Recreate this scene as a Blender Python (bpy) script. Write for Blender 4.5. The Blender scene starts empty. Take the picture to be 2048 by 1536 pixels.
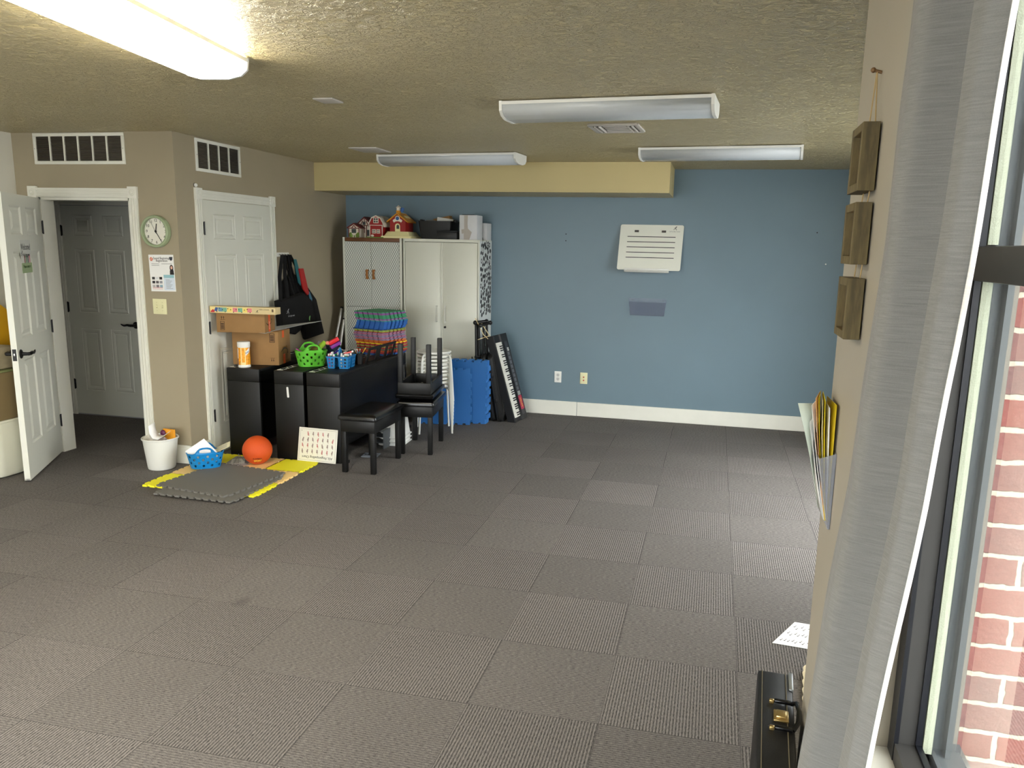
import bpy, bmesh, math, random
from mathutils import Matrix, Vector
random.seed(7)
PI = math.pi
COL = bpy.context.scene.collection
SC = bpy.context.scene

# ------------------------------------------------------------------ materials
def lin(c):
    return tuple(((v/255)/12.92 if v/255 <= .04045 else ((v/255+.055)/1.055)**2.4) for v in c) + (1,)
MATS = {}
def mat(name, rgb, rough=.55, metal=0., spec=.4, noise=0., nscale=60., bump=0., bscale=200., emit=None, es=0., alpha=None, trans=0.):
    if name in MATS: return MATS[name]
    m = bpy.data.materials.new(name); m.use_nodes = True
    nt = m.node_tree; b = nt.nodes['Principled BSDF']
    b.inputs['Base Color'].default_value = lin(rgb)
    b.inputs['Roughness'].default_value = rough
    b.inputs['Metallic'].default_value = metal
    b.inputs['Specular IOR Level'].default_value = spec
    if emit: b.inputs['Emission Color'].default_value = lin(emit); b.inputs['Emission Strength'].default_value = es
    if alpha is not None: b.inputs['Alpha'].default_value = alpha
    if noise or bump:
        tc = nt.nodes.new('ShaderNodeTexCoord')
    if noise:
        n = nt.nodes.new('ShaderNodeTexNoise'); n.inputs['Scale'].default_value = nscale; n.inputs['Detail'].default_value = 4
        nt.links.new(tc.outputs['Object'], n.inputs['Vector'])
        r = nt.nodes.new('ShaderNodeMapRange'); r.inputs[1].default_value = .3; r.inputs[2].default_value = .7
        r.inputs[3].default_value = 1-noise; r.inputs[4].default_value = 1+noise
        nt.links.new(n.outputs['Fac'], r.inputs[0])
        mx = nt.nodes.new('ShaderNodeMix'); mx.data_type = 'RGBA'; mx.blend_type = 'MULTIPLY'; mx.inputs[0].default_value = 1
        mx.inputs[6].default_value = lin(rgb); nt.links.new(r.outputs[0], mx.inputs[7])
        nt.links.new(mx.outputs[2], b.inputs['Base Color'])
    if bump:
        n = nt.nodes.new('ShaderNodeTexNoise'); n.inputs['Scale'].default_value = bscale; n.inputs['Detail'].default_value = 3
        nt.links.new(tc.outputs['Object'], n.inputs['Vector'])
        bp = nt.nodes.new('ShaderNodeBump'); bp.inputs['Strength'].default_value = bump; bp.inputs['Distance'].default_value = .004
        nt.links.new(n.outputs['Fac'], bp.inputs['Height']); nt.links.new(bp.outputs['Normal'], b.inputs['Normal'])
    MATS[name] = m
    return m

class NT:
    """tiny node helper"""
    def __init__(s, name):
        s.m = bpy.data.materials.new(name); s.m.use_nodes = True; s.t = s.m.node_tree
        s.b = s.t.nodes['Principled BSDF']; MATS[name] = s.m
        s.pos = s.t.nodes.new('ShaderNodeTexCoord').outputs['Object']
        sp = s.t.nodes.new('ShaderNodeSeparateXYZ'); s.t.links.new(s.pos, sp.inputs[0]); s.x, s.y, s.z = sp.outputs
    def _in(s, sock, v):
        if hasattr(v, 'links'): s.t.links.new(v, sock)
        else: sock.default_value = v
    def m_(s, op, a, b=0., c=0.):
        n = s.t.nodes.new('ShaderNodeMath'); n.operation = op
        s._in(n.inputs[0], a); s._in(n.inputs[1], b); s._in(n.inputs[2], c)
        return n.outputs[0]
    def noise(s, scale, detail=3, rough=.5, vec=None, dist=0.):
        n = s.t.nodes.new('ShaderNodeTexNoise'); n.inputs['Scale'].default_value = scale; n.inputs['Detail'].default_value = detail
        n.inputs['Roughness'].default_value = rough; n.inputs['Distortion'].default_value = dist
        s.t.links.new(vec or s.pos, n.inputs['Vector']); return n.outputs['Fac']
    def vec(s, x, y, z):
        n = s.t.nodes.new('ShaderNodeCombineXYZ'); s._in(n.inputs[0], x); s._in(n.inputs[1], y); s._in(n.inputs[2], z); return n.outputs[0]
    def rng(s, v, a, b, c, d):
        n = s.t.nodes.new('ShaderNodeMapRange'); s._in(n.inputs[0], v)
        for i, q in enumerate((a, b, c, d)): n.inputs[i+1].default_value = q
        return n.outputs[0]
    def mix(s, f, a, b, mode='MIX'):
        n = s.t.nodes.new('ShaderNodeMix'); n.data_type = 'RGBA'; n.blend_type = mode
        s._in(n.inputs[0], f); s._in(n.inputs[6], a); s._in(n.inputs[7], b); return n.outputs[2]
    def bump(s, h, strength, dist):
        n = s.t.nodes.new('ShaderNodeBump'); n.inputs['Strength'].default_value = strength; n.inputs['Distance'].default_value = dist
        s._in(n.inputs['Height'], h); s.t.links.new(n.outputs['Normal'], s.b.inputs['Normal'])
    def color(s, c): s._in(s.b.inputs['Base Color'], c)

def carpet():
    n = NT('carpet_tile')
    i = n.m_('FLOOR', n.m_('DIVIDE', n.x, .5)); j = n.m_('FLOOR', n.m_('DIVIDE', n.y, .5))
    par = n.m_('FLOORED_MODULO', n.m_('ADD', i, j), 2.)
    s = n.m_('ADD', n.m_('MULTIPLY', n.x, n.m_('SUBTRACT', 1., par)), n.m_('MULTIPLY', n.y, par))
    along = n.m_('ADD', n.m_('MULTIPLY', n.y, n.m_('SUBTRACT', 1., par)), n.m_('MULTIPLY', n.x, par))
    w = n.m_('SINE', n.m_('MULTIPLY', s, 2*PI/.0116))
    fl = n.noise(1., 2, .6, n.vec(n.m_('MULTIPLY', s, 420.), n.m_('MULTIPLY', along, 60.), 0.))
    fz = n.noise(330., 3, .7)
    h = n.m_('ADD', n.m_('MULTIPLY', w, n.rng(par, 0, 1, .25, .10)), n.m_('ADD', n.m_('MULTIPLY', fl, 1.35), n.m_('MULTIPLY', fz, 1.15)))
    wn = n.t.nodes.new('ShaderNodeTexWhiteNoise'); wn.noise_dimensions = '2D'
    n.t.links.new(n.vec(i, j, 0.), wn.inputs['Vector'])
    tone = n.rng(wn.outputs['Value'], 0, 1, .93, 1.09)
    tone = n.m_('MULTIPLY', tone, n.rng(par, 0, 1, 1.02, .97))
    stain = n.rng(n.noise(1.3, 4, .6), .3, .7, .93, 1.05)
    c = n.mix(n.rng(h, .86, 1.68, 0., 1.), lin((44, 42, 41)), lin((139, 133, 128)))
    tn = n.m_('MULTIPLY', tone, stain)
    c = n.mix(1., c, n.vec(tn, tn, tn), 'MULTIPLY')
    # seams
    fx = n.m_('ABSOLUTE', n.m_('SUBTRACT', n.m_('FRACT', n.m_('DIVIDE', n.x, .5)), .5))
    fy = n.m_('ABSOLUTE', n.m_('SUBTRACT', n.m_('FRACT', n.m_('DIVIDE', n.y, .5)), .5))
    seam = n.rng(n.m_('MAXIMUM', fx, fy), .4955, .4985, 0., 1.)
    c = n.mix(n.m_('MULTIPLY', seam, .55), c, lin((44, 43, 42)))
    # one small dark spot of wear
    dx = n.m_('SUBTRACT', n.x, -1.30); dy = n.m_('SUBTRACT', n.y, .03)
    d = n.m_('SQRT', n.m_('ADD', n.m_('MULTIPLY', dx, dx), n.m_('MULTIPLY', n.m_('MULTIPLY', dy, dy), .6)))
    c = n.mix(n.rng(d, .0, .05, .45, 0.), c, lin((50, 48, 46)))
    n.color(c); n.b.inputs['Roughness'].default_value = .8; n.b.inputs['Specular IOR Level'].default_value = .2
    n.bump(h, .55, .004)
    return n.m

def ceiling_mat():
    n = NT('knockdown_ceiling')
    a = n.noise(30., 5, .66, n.vec(n.m_('MULTIPLY', n.x, .75), n.y, n.z), 1.4); b = n.noise(90., 3, .6)
    h = n.m_('ADD', n.rng(a, .44, .58, 0., 1.), n.m_('MULTIPLY', b, .35))
    c = n.mix(n.rng(n.noise(.7, 3), .35, .65, 0, 1), lin((212, 195, 144)), lin((221, 205, 156)))
    n.color(c); n.b.inputs['Roughness'].default_value = .34; n.b.inputs['Specular IOR Level'].default_value = .5
    n.bump(h, 1., .024)
    return n.m

def paint(name, rgb, rough=.5, spec=.35):
    n = NT(name)
    n.color(n.mix(n.rng(n.noise(1.1, 4), .3, .7, 0, 1), lin(tuple(v*.975 for v in rgb)), lin(tuple(min(255, v*1.02) for v in rgb))))
    n.b.inputs['Roughness'].default_value = rough; n.b.inputs['Specular IOR Level'].default_value = spec
    n.bump(n.noise(160., 4, .6), .10, .003)
    return n.m

def lattice_mat():
    n = NT('lattice_paper')
    u = n.m_('DIVIDE', n.x, .0235); v = n.m_('DIVIDE', n.z, .039)
    # slight scallop so that the cells read as pointed ovals
    wob = n.m_('MULTIPLY', n.m_('SINE', n.m_('MULTIPLY', v, 4*PI)), .05)
    a = n.m_('FRACT', n.m_('ADD', n.m_('ADD', u, v), wob)); b = n.m_('FRACT', n.m_('SUBTRACT', n.m_('ADD', u, 0.), n.m_('ADD', v, wob)))
    da = n.m_('MINIMUM', a, n.m_('SUBTRACT', 1., a)); db = n.m_('MINIMUM', b, n.m_('SUBTRACT', 1., b))
    f = n.rng(n.m_('MINIMUM', da, db), .05, .11, 1., 0.)
    n.color(n.mix(f, lin((214, 217, 208)), lin((52, 53, 52))))
    n.b.inputs['Roughness'].default_value = .5
    return n.m

def brick_mat():
    n = NT('red_brick')
    bt = n.t.nodes.new('ShaderNodeTexBrick')
    bt.inputs['Scale'].default_value = 1.; bt.inputs['Brick Width'].default_value = .21; bt.inputs['Row Height'].default_value = .0677
    bt.inputs['Mortar Size'].default_value = .0062; bt.inputs['Mortar Smooth'].default_value = .25; bt.inputs['Bias'].default_value = -.1
    jit = n.m_('MULTIPLY', n.m_('SUBTRACT', n.noise(40., 3), .5), .012)
    n.t.links.new(n.vec(n.m_('ADD', n.x, jit), n.m_('ADD', n.z, jit), 0.), bt.inputs['Vector'])
    bt.inputs['Color1'].default_value = lin((158, 84, 74)); bt.inputs['Color2'].default_value = lin((132, 108, 104)); bt.inputs['Mortar'].default_value = lin((196, 184, 158))
    c = n.mix(n.rng(n.noise(55., 4, .7), .3, .75, 0., .45), bt.outputs['Color'], lin((184, 132, 120)))
    c = n.mix(bt.outputs['Fac'], c, lin((222, 212, 190)))
    n.color(c); n.b.inputs['Roughness'].default_value = .9
    n.bump(n.m_('ADD', n.m_('SUBTRACT', 1., bt.outputs['Fac']), n.m_('MULTIPLY', n.noise(120., 4), .5)), .7, .006)
    return n.m

def fabric_mat(name, rgb, transl):
    n = NT(name)
    st = n.noise(1., 3, .65, n.vec(n.m_('MULTIPLY', n.y, 34.), n.m_('MULTIPLY', n.x, 3.), n.m_('MULTIPLY', n.z, 430.)))
    fine = n.noise(700., 2)
    h = n.m_('ADD', st, n.m_('MULTIPLY', fine, .4))
    n.color(n.mix(n.rng(h, .42, .98, 0, 1), lin(tuple(v*.88 for v in rgb)), lin(tuple(min(255, v*1.08) for v in rgb))))
    n.b.inputs['Roughness'].default_value = .75; n.b.inputs['Specular IOR Level'].default_value = .3
    n.b.inputs['Sheen Weight'].default_value = .15
    n.bump(h, .25, .0015)
    tr = n.t.nodes.new('ShaderNodeBsdfTranslucent'); tr.inputs[0].default_value = lin(rgb)
    mx = n.t.nodes.new('ShaderNodeMixShader'); mx.inputs[0].default_value = transl
    out = n.t.nodes['Material Output']
    n.t.links.new(n.b.outputs[0], mx.inputs[1]); n.t.links.new(tr.outputs[0], mx.inputs[2]); n.t.links.new(mx.outputs[0], out.inputs[0])
    return n.m

def glass_mat(name, tint, refl=.08, haze=0., hazec=(230, 236, 240)):
    m = bpy.data.materials.new(name); m.use_nodes = True; t = m.node_tree; t.nodes.clear()
    o = t.nodes.new('ShaderNodeOutputMaterial'); tr = t.nodes.new('ShaderNodeBsdfTransparent'); tr.inputs[0].default_value = lin(tint)
    g = t.nodes.new('ShaderNodeBsdfGlossy'); g.inputs['Roughness'].default_value = .02
    f = t.nodes.new('ShaderNodeFresnel'); f.inputs[0].default_value = 1.35
    ml = t.nodes.new('ShaderNodeMath'); ml.operation = 'MULTIPLY'; ml.inputs[1].default_value = refl/.022
    mn = t.nodes.new('ShaderNodeMath'); mn.operation = 'MINIMUM'; mn.inputs[1].default_value = .8
    mx = t.nodes.new('ShaderNodeMixShader')
    t.links.new(f.outputs[0], ml.inputs[0]); t.links.new(ml.outputs[0], mn.inputs[0]); t.links.new(mn.outputs[0], mx.inputs[0])
    t.links.new(tr.outputs[0], mx.inputs[1]); t.links.new(g.outputs[0], mx.inputs[2])
    last = mx
    if haze:
        d = t.nodes.new('ShaderNodeBsdfDiffuse'); d.inputs[0].default_value = lin(hazec)
        m2 = t.nodes.new('ShaderNodeMixShader'); m2.inputs[0].default_value = haze
        t.links.new(mx.outputs[0], m2.inputs[1]); t.links.new(d.outputs[0], m2.inputs[2]); last = m2
    t.links.new(last.outputs[0], o.inputs[0]); MATS[name] = m
    return m

CARPET = carpet(); CEIL = ceiling_mat()
GREIGE = paint('greige_paint', (160, 149, 126)); BLUE = paint('slate_blue_paint', (106, 127, 139), .42, .4)
CREAM = paint('cream_soffit_paint', (196, 180, 130)); OFFW = paint('off_white_paint', (206, 203, 190)); PIER = paint('warm_grey_paint', (154, 147, 133))
TRIM = mat('white_trim', (226, 225, 214), .35, noise=.02, nscale=8)
DOORM = mat('white_door', (214, 214, 202), .4)
BLK = mat('black_metal', (22, 22, 23), .4, .3)
WHITE = mat('white_plastic', (232, 232, 226), .4)
PAPER = mat('white_paper', (238, 238, 236), .7)
INK = mat('black_ink', (25, 25, 27), .6)
EBONY = mat('black_satin_wood', (11, 11, 11), .45, noise=.1, nscale=30)
GLOSSB = mat('black_gloss_vinyl', (8, 8, 9), .24)
CARD = mat('brown_cardboard', (150, 114, 70), .75, noise=.05, nscale=14)
BRICK = brick_mat(); LATT = lattice_mat()
BLKFAB = mat('black_canvas', (8, 8, 9), .9, bump=.2, bscale=500)

# ------------------------------------------------------------------ mesh builder
def fr(o, u, v):
    """frame with origin o, x axis u, y axis v, z axis u x v"""
    u = Vector(u).normalized(); v = Vector(v).normalized(); n = u.cross(v)
    return Matrix(((u.x, v.x, n.x, o[0]), (u.y, v.y, n.y, o[1]), (u.z, v.z, n.z, o[2]), (0, 0, 0, 1)))
def rz(a): return Matrix.Rotation(math.radians(a), 4, 'Z')
def T(x, y, z): return Matrix.Translation((x, y, z))

class MB:
    def __init__(s, M=None): s.bm = bmesh.new(); s.M = M or Matrix()
    def _x(s, vs, M=None):
        A = s.M @ (M or Matrix())
        for v in vs: v.co = A @ v.co
    def box(s, x0, x1, y0, y1, z0, z1, bev=0., M=None, seg=2):
        r = bmesh.ops.create_cube(s.bm, size=1)['verts']
        for v in r: v.co = Vector(((x0+x1)/2+v.co.x*(x1-x0), (y0+y1)/2+v.co.y*(y1-y0), (z0+z1)/2+v.co.z*(z1-z0)))
        if bev:
            es = {e for v in r for e in v.link_edges}
            q = bmesh.ops.bevel(s.bm, geom=list(es), offset=bev, segments=seg, affect='EDGES', profile=.5)
            r = list({v for f in q['faces'] for v in f.verts} | {v for v in r if v.is_valid})
        s._x(r, M); return s
    def cyl(s, p0, p1, r0, r1=None, n=16, M=None):
        r1 = r0 if r1 is None else r1
        p0 = Vector(p0); p1 = Vector(p1); d = p1-p0
        q = d.to_track_quat('Z', 'Y').to_matrix().to_4x4()
        r = bmesh.ops.create_cone(s.bm, cap_ends=True, segments=n, radius1=r0, radius2=r1, depth=d.length)['verts']
        A = T(*((p0+p1)/2)) @ q
        for v in r: v.co = A @ v.co
        s._x(r, M); return s
    def sphere(s, c, r, n=16, sc=(1, 1, 1), M=None):
        q = bmesh.ops.create_uvsphere(s.bm, u_segments=n, v_segments=max(6, n*2//3), radius=r)['verts']
        for v in q: v.co = Vector((c[0]+v.co.x*sc[0], c[1]+v.co.y*sc[1], c[2]+v.co.z*sc[2]))
        s._x(q, M); return s
    def loft(s, rings, cap0=True, cap1=True, M=None, closed=True):
        V = [[s.bm.verts.new(p) for p in r] for r in rings]
        n = len(rings[0])
        for a, b in zip(V, V[1:]):
            for i in range(n if closed else n-1):
                j = (i+1) % n
                try: s.bm.faces.new((a[i], a[j], b[j], b[i]))
                except ValueError: pass
        if cap0: s.bm.faces.new(V[0][::-1])
        if cap1: s.bm.faces.new(V[-1])
        s._x([v for r in V for v in r], M); return s
    def lathe(s, prof, n=24, M=None, cap0=True, cap1=True):
        return s.loft([[(r*math.cos(2*PI*k/n), r*math.sin(2*PI*k/n), z) for k in range(n)] for r, z in prof], cap0, cap1, M)
    def tube(s, pts, r, n=8, M=None, flat=1.):
        P = [Vector(p) for p in pts]; rings = []
        up = Vector((0, 0, 1))
        for i, p in enumerate(P):
            d = (P[min(i+1, len(P)-1)]-P[max(i-1, 0)]).normalized()
            a = up.cross(d)
            if a.length < .05: a = Vector((1, 0, 0)).cross(d)
            a.normalize(); b = d.cross(a)
            rr = r[i] if isinstance(r, (list, tuple)) else r
            rings.append([p+a*rr*math.cos(2*PI*k/n)+b*rr*flat*math.sin(2*PI*k/n) for k in range(n)])
        return s.loft(rings, M=M)
    def prism(s, poly, t, M=None, z0=0.):
        """polygon in local xy extruded from z0 to z0+t"""
        a = [s.bm.verts.new((x, y, z0)) for x, y in poly]; b = [s.bm.verts.new((x, y, z0+t)) for x, y in poly]
        s.bm.faces.new(a[::-1]); s.bm.faces.new(b)
        for i in range(len(a)):
            j = (i+1) % len(a); s.bm.faces.new((a[i], a[j], b[j], b[i]))
        s._x(a+b, M); return s
    def faces(s, vs, fs, M=None):
        V = [s.bm.verts.new(v) for v in vs]
        for f in fs: s.bm.faces.new([V[i] for i in f])
        s._x(V, M); return s
    def build(s, name, m, parent=None, smooth=True, solid=0., local=False, bev=0.):
        bmesh.ops.recalc_face_normals(s.bm, faces=s.bm.faces)
        if not local and parent is not None:
            off = Vector((0, 0, 0)); p = parent; inv = Matrix()
            ch = []
            while p: ch.append(p); p = p.parent
            W = Matrix()
            for p in reversed(ch): W = W @ (T(*p.location) @ p.rotation_euler.to_matrix().to_4x4())
            s.bm.transform(W.inverted())
        me = bpy.data.meshes.new(name); s.bm.to_mesh(me); s.bm.free()
        if smooth:
            for p in me.polygons: p.use_smooth = True
            me.set_sharp_from_angle(angle=math.radians(38))
        me.materials.append(m)
        o = bpy.data.objects.new(name, me); COL.objects.link(o)
        if parent is not None: o.parent = parent
        if solid:
            md = o.modifiers.new('thickness', 'SOLIDIFY'); md.thickness = solid; md.offset = 0
        if bev:
            md = o.modifiers.new('bevel', 'BEVEL'); md.width = bev; md.segments = 2
        return o

def rrect(hx, hy, r, z, n=5, cx=0., cy=0.):
    pts = []
    for qx, qy, a0 in ((1, 1, 0), (-1, 1, 90), (-1, -1, 180), (1, -1, 270)):
        for k in range(n+1):
            a = math.radians(a0+90*k/n)
            pts.append((cx+qx*(hx-r)+r*math.cos(a), cy+qy*(hy-r)+r*math.sin(a), z))
    return pts

def thing(name, label, cat, loc=(0, 0, 0), rot=0., group=None):
    o = bpy.data.objects.new(name, None); COL.objects.link(o); o.empty_display_size = .05
    o.location = loc; o.rotation_euler = (0, 0, math.radians(rot)); o['label'] = label; o['category'] = cat
    if group: o['group'] = group
    return o
def tag(o, label, cat, group=None):
    o['label'] = label; o['category'] = cat
    if group: o['group'] = group
    return o
def st(o): o['kind'] = 'structure'; return o
def sempty(name, loc):
    o = bpy.data.objects.new(name, None); COL.objects.link(o); o.location = loc; o['kind'] = 'structure'; return o

def text(name, body, size, M, m, parent, align='CENTER', sx=1., ext=.0003, shear=0.):
    cu = bpy.data.curves.new('txt', 'FONT'); cu.body = body; cu.size = size; cu.align_x = align; cu.align_y = 'CENTER'
    cu.extrude = ext; cu.resolution_u = 3; cu.shear = shear; cu.space_line = .95
    ob = bpy.data.objects.new('txt', cu); COL.objects.link(ob)
    me = bpy.data.meshes.new_from_object(ob)
    bpy.data.objects.remove(ob); bpy.data.curves.remove(cu)
    b = MB(); b.bm.from_mesh(me); bpy.data.meshes.remove(me)
    b.bm.transform(M @ Matrix.Diagonal((sx, 1, 1, 1)))
    return b.build(name, m, parent, smooth=False)

def copy_tree(o, parent=None):
    c = o.copy(); COL.objects.link(c); c.parent = parent
    for ch in list(o.children): copy_tree(ch, c)
    return c

def runner(b, M, s):
    """the little running figure used as a logo: head, body, arms, legs"""
    def el(cx, cy, rx, ry, n=12): b.prism([(s*(cx+rx*math.cos(2*PI*k/n)), s*(cy+ry*math.sin(2*PI*k/n))) for k in range(n)], .0004, M)
    def bar(x0, y0, x1, y1, w):
        d = math.hypot(x1-x0, y1-y0); nx, ny = -(y1-y0)/d*w/2, (x1-x0)/d*w/2
        b.prism([(s*(x0+nx), s*(y0+ny)), (s*(x0-nx), s*(y0-ny)), (s*(x1-nx*.5), s*(y1-ny*.5)), (s*(x1+nx*.5), s*(y1+ny*.5))], .0004, M)
    el(.16, .36, .11, .10); bar(.1, .28, -.02, -.04, .17); bar(.08, .2, .36, .5, .1); bar(.06, .2, -.38, .06, .1)
    bar(-.02, 0, .26, -.14, .12); bar(.24, -.12, .2, -.44, .1); bar(-.03, 0, -.2, -.2, .13); bar(-.18, -.16, -.5, -.3, .1)

# ------------------------------------------------------------------ room constants (metres; carpet tiles are 0.5 m)
H = 2.449; YE = 2.002; XC = -3.02; YB = 4.68; XL = -4.40; XW = 1.14; YR = -4.7; XB = 2.5; YP = -.84; YX = -1.38

def slab(name, x0, x1, y0, y1, z0, z1, m): return st(MB().box(x0, x1, y0, y1, z0, z1).build(name, m, smooth=False))
def plan(name, z0, z1, m):
    P = [(-5.6, YR-.15), (1.38, YR-.15), (1.38, -1.10), (2.64, -1.10), (2.64, YB+.15), (-5.6, YB+.15)]
    return st(MB().prism(P, z1-z0, None, z0).build(name, m, smooth=False))
plan('floor', -.1, 0, CARPET); plan('ceiling', H, H+.1, CEIL)
# entry wall with opening
b = MB(); OX0, OX1, OZ = -4.21, -3.405, 1.985
b.box(XL, OX0, YE, YE+.12, 0, H).box(OX1, XC, YE, YE+.12, 0, H).box(OX0, OX1, YE, YE+.12, OZ, H)
st(b.build('wall_entry', GREIGE, smooth=False))
# closet side wall (faces +X), full wall behind its door
slab('wall_closet', XC-.11, XC, YE+.12, YB, 0, H, GREIGE)
slab('wall_back', XC-.11, 3.1, YB, YB+.12, 0, H, BLUE)
slab('wall_left', XL-.12, XL, YR, YE+.12, 0, H, OFFW)
b = MB(); RX0, RX1, RZ0, RZ1 = -3.4, .5, .25, 2.1      # wall behind the photographer, with a wide shop window
b.box(XL, RX0, YR-.12, YR, 0, H).box(RX1, XW+.24, YR-.12, YR, 0, H).box(RX0, RX1, YR-.12, YR, 0, RZ0).box(RX0, RX1, YR-.12, YR, RZ1, H)
st(b.build('wall_rear', OFFW, smooth=False))
# right wall by the photographer: long window, then the pier
b = MB(); WY0, WY1, WZ0, WZ1 = -4.2, YX, .64, 2.3
b.box(XW, XW+.24, YX, YP, 0, H).box(XW, XW+.24, YR, WY0, 0, H).box(XW, XW+.24, WY0, YX, 0, WZ0-.02).box(XW, XW+.24, WY0, YX, WZ1, H)
st(b.build('wall_right', PIER, smooth=False))
slab('wall_bay', XW+.24, XB+.12, -1.10, YP, 0, H, PIER)
# bay side wall with its window
b = MB(); BY0, BY1, BZ0, BZ1 = .9, 3.2, .45, 2.40
b.box(XB, XB+.14, YP, BY0, 0, H).box(XB, XB+.14, BY1, YB, 0, H).box(XB, XB+.14, BY0, BY1, 0, BZ0).box(XB, XB+.14, BY0, BY1, BZ1, H)
st(b.build('wall_bay_side', OFFW, smooth=False))
slab('wall_exterior', XW+.245, 3.4, -1.33, -1.11, -.3, 3.2, BRICK)
slab('floor_exterior', -14, 14, -14, 14, -.4, -.3, mat('asphalt', (112, 112, 110), .9, noise=.06, nscale=3))
# soffit
b = MB().box(XC, .37, 4.026, YB, 2.186, H-.001)
sof = st(b.build('wall_soffit', CREAM, smooth=False))
sof.data.materials.append(CEIL)
for p in sof.data.polygons:
    if p.normal.z < -.5: p.material_index = 1
# hallway beyond the entry door
slab('wall_hall', -5.6, XC-.11, 3.20, 3.32, 0, H, mat('grey_blue_paint', (146, 148, 152), .5))
slab('wall_hall_side', -5.6, -5.5, YE+.12, 3.2, 0, H, mat('grey_blue_paint', (146, 148, 152)))

slab('wall_hall_front', -5.6, XL-.12, YE, YE+.12, 0, H, OFFW)
# baseboards
def base(name, x0, x1, y0, y1, h=.145):
    return st(MB().box(x0, x1, y0, y1, .001, h-.012).box(x0, x1, y0, y1, h-.012, h, 0).build(name, TRIM, bev=.003))
b = MB().box(XC+.02, -.497, YB-.016, YB, .001, .145).box(-.493, XB, YB-.016, YB, .001, .145)
st(b.build('baseboard_back', TRIM, bev=.003))
base('baseboard_entry', -3.31, XC+.015, YE-.015, YE, .145)
base('baseboard_closet', XC, XC+.015, YE-.015, 2.215, .145)
base('baseboard_closet_far', XC, XC+.015, 3.30, YB-.016, .145)
base('baseboard_hall', -5.5, -5.245, 3.185, 3.20, .145)
base('baseboard_left', XL, XL+.015, YR, YE, .145)

# ------------------------------------------------------------------ doors and casings
def door_slab(w, h, t, name, m, parent, M):
    """six panel door; local x across from the hinge, y up, z out of the visible face (face at z=0, back at -t)"""
    b = MB(M); st_ = .125; mid = .11; pw = (w-2*st_-mid)/2
    xs = [(st_, st_+pw), (st_+pw+mid, w-st_)]
    ys = [(.235, .835), (.985, 1.575), (1.69, 1.885)]
    gx = sorted({0, w, *[v for p in xs for v in p]}); gy = sorted({0, h, *[v for p in ys for v in p]})
    for zf, sg in ((0, 1), (-t, -1)):
        for i in range(len(gx)-1):
            for j in range(len(gy)-1):
                x0, x1, y0, y1 = gx[i], gx[i+1], gy[j], gy[j+1]
                if (x0, x1) in xs and (y0, y1) in ys:
                    steps = [(0, 0), (.012, -.009), (.026, -.009), (.052, -.001)]
                    R = [[(x0+d, y0+d, zf+sg*dz), (x1-d, y0+d, zf+sg*dz), (x1-d, y1-d, zf+sg*dz), (x0+d, y1-d, zf+sg*dz)] for d, dz in steps]
                    b.loft(R, cap0=False)
                else: b.faces([(x0, y0, zf), (x1, y0, zf), (x1, y1, zf), (x0, y1, zf)], [(0, 1, 2, 3)])
    b.faces([(0, 0, 0), (w, 0, 0), (w, h, 0), (0, h, 0), (0, 0, -t), (w, 0, -t), (w, h, -t), (0, h, -t)], [(0, 1, 5, 4), (1, 2, 6, 5), (2, 3, 7, 6), (3, 0, 4, 7)])
    bmesh.ops.remove_doubles(b.bm, verts=b.bm.verts, dist=.00005)
    return b.build(name, m, parent, smooth=False)

def lever(parent, M, flip=1):
    """lever handle; local z out of the door face, lever runs along +x*flip"""
    b = MB(M); b.lathe([(.032, 0), (.032, .004), (.026, .009), (.013, .012), (.011, .05)], 20)
    b.tube([(0, 0, .045), (.02*flip, 0, .055), (.05*flip, .004, .055), (.085*flip, -.003, .055), (.105*flip, .004, .055), (.118*flip, .012, .055)], [.012, .012, .011, .009, .007, .004], 10)
    b.sphere((0, 0, .047), .0125, 10)
    o = b.build('door_handle', BLK, parent); o['label'] = 'dark bronze lever handle'; return o
def hinges(parent, M, zs):
    for z in zs:
        b = MB(M); b.box(-.009, .009, z-.045, z+.045, -.003, .006, .001); b.cyl((0, z-.05, .006), (0, z+.05, .006), .0055, n=8)
        b.build('hinge', BLK, parent)

def casing(name, M, w, h, left=True, right=True, m=TRIM):
    """fluted casing with square corner blocks round an opening of width w, height h; z out of wall"""
    b = MB(M); cw = .068
    def flute(x0, x1, y0, y1, vert):
        b.box(x0, x1, y0, y1, 0, .012)
        n = 3
        for k in range(n):
            if vert: d = (x1-x0)/n; b.box(x0+k*d+.004, x0+(k+1)*d-.004, y0, y1, .012, .018, .002)
            else: d = (y1-y0)/n; b.box(x0, x1, y0+k*d+.004, y0+(k+1)*d-.004, .012, .018, .002)
    if left: flute(-cw, 0, .001, h, True)
    if right: flute(w, w+cw, .001, h, True)
    flute(0, w, h, h+cw, False)
    for x, on in ((-cw-.004, left), (w-.004, right)):
        if on:
            b.box(x, x+cw+.008, h-.004, h+cw+.012, 0, .022, .002)
            for rr in (.026, .014): b.lathe([(rr, .022), (rr-.003, .026), (rr-.007, .026), (rr-.009, .022)], 20, T(x+cw/2+.004, h+cw/2+.004, 0), False, False)
    return st(b.build(name, m, smooth=False))

# entry door, open into the room
casing('trim_1', fr((OX0, YE, 0), (1, 0, 0), (0, 0, 1)), OX1-OX0, OZ)
b = MB().box(OX0, OX0+.02, YE, YE+.12, .001, OZ).box(OX1-.02, OX1, YE, YE+.12, .001, OZ).box(OX0, OX1, YE, YE+.12, OZ-.02, OZ-.001)
st(b.build('trim_2', TRIM, smooth=False))
dd = Vector((.502, -.865, 0)); hp = (-4.197, 1.998, .012)
d1 = sempty('door_1', hp); DM = fr(hp, dd, (0, 0, 1))
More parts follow.
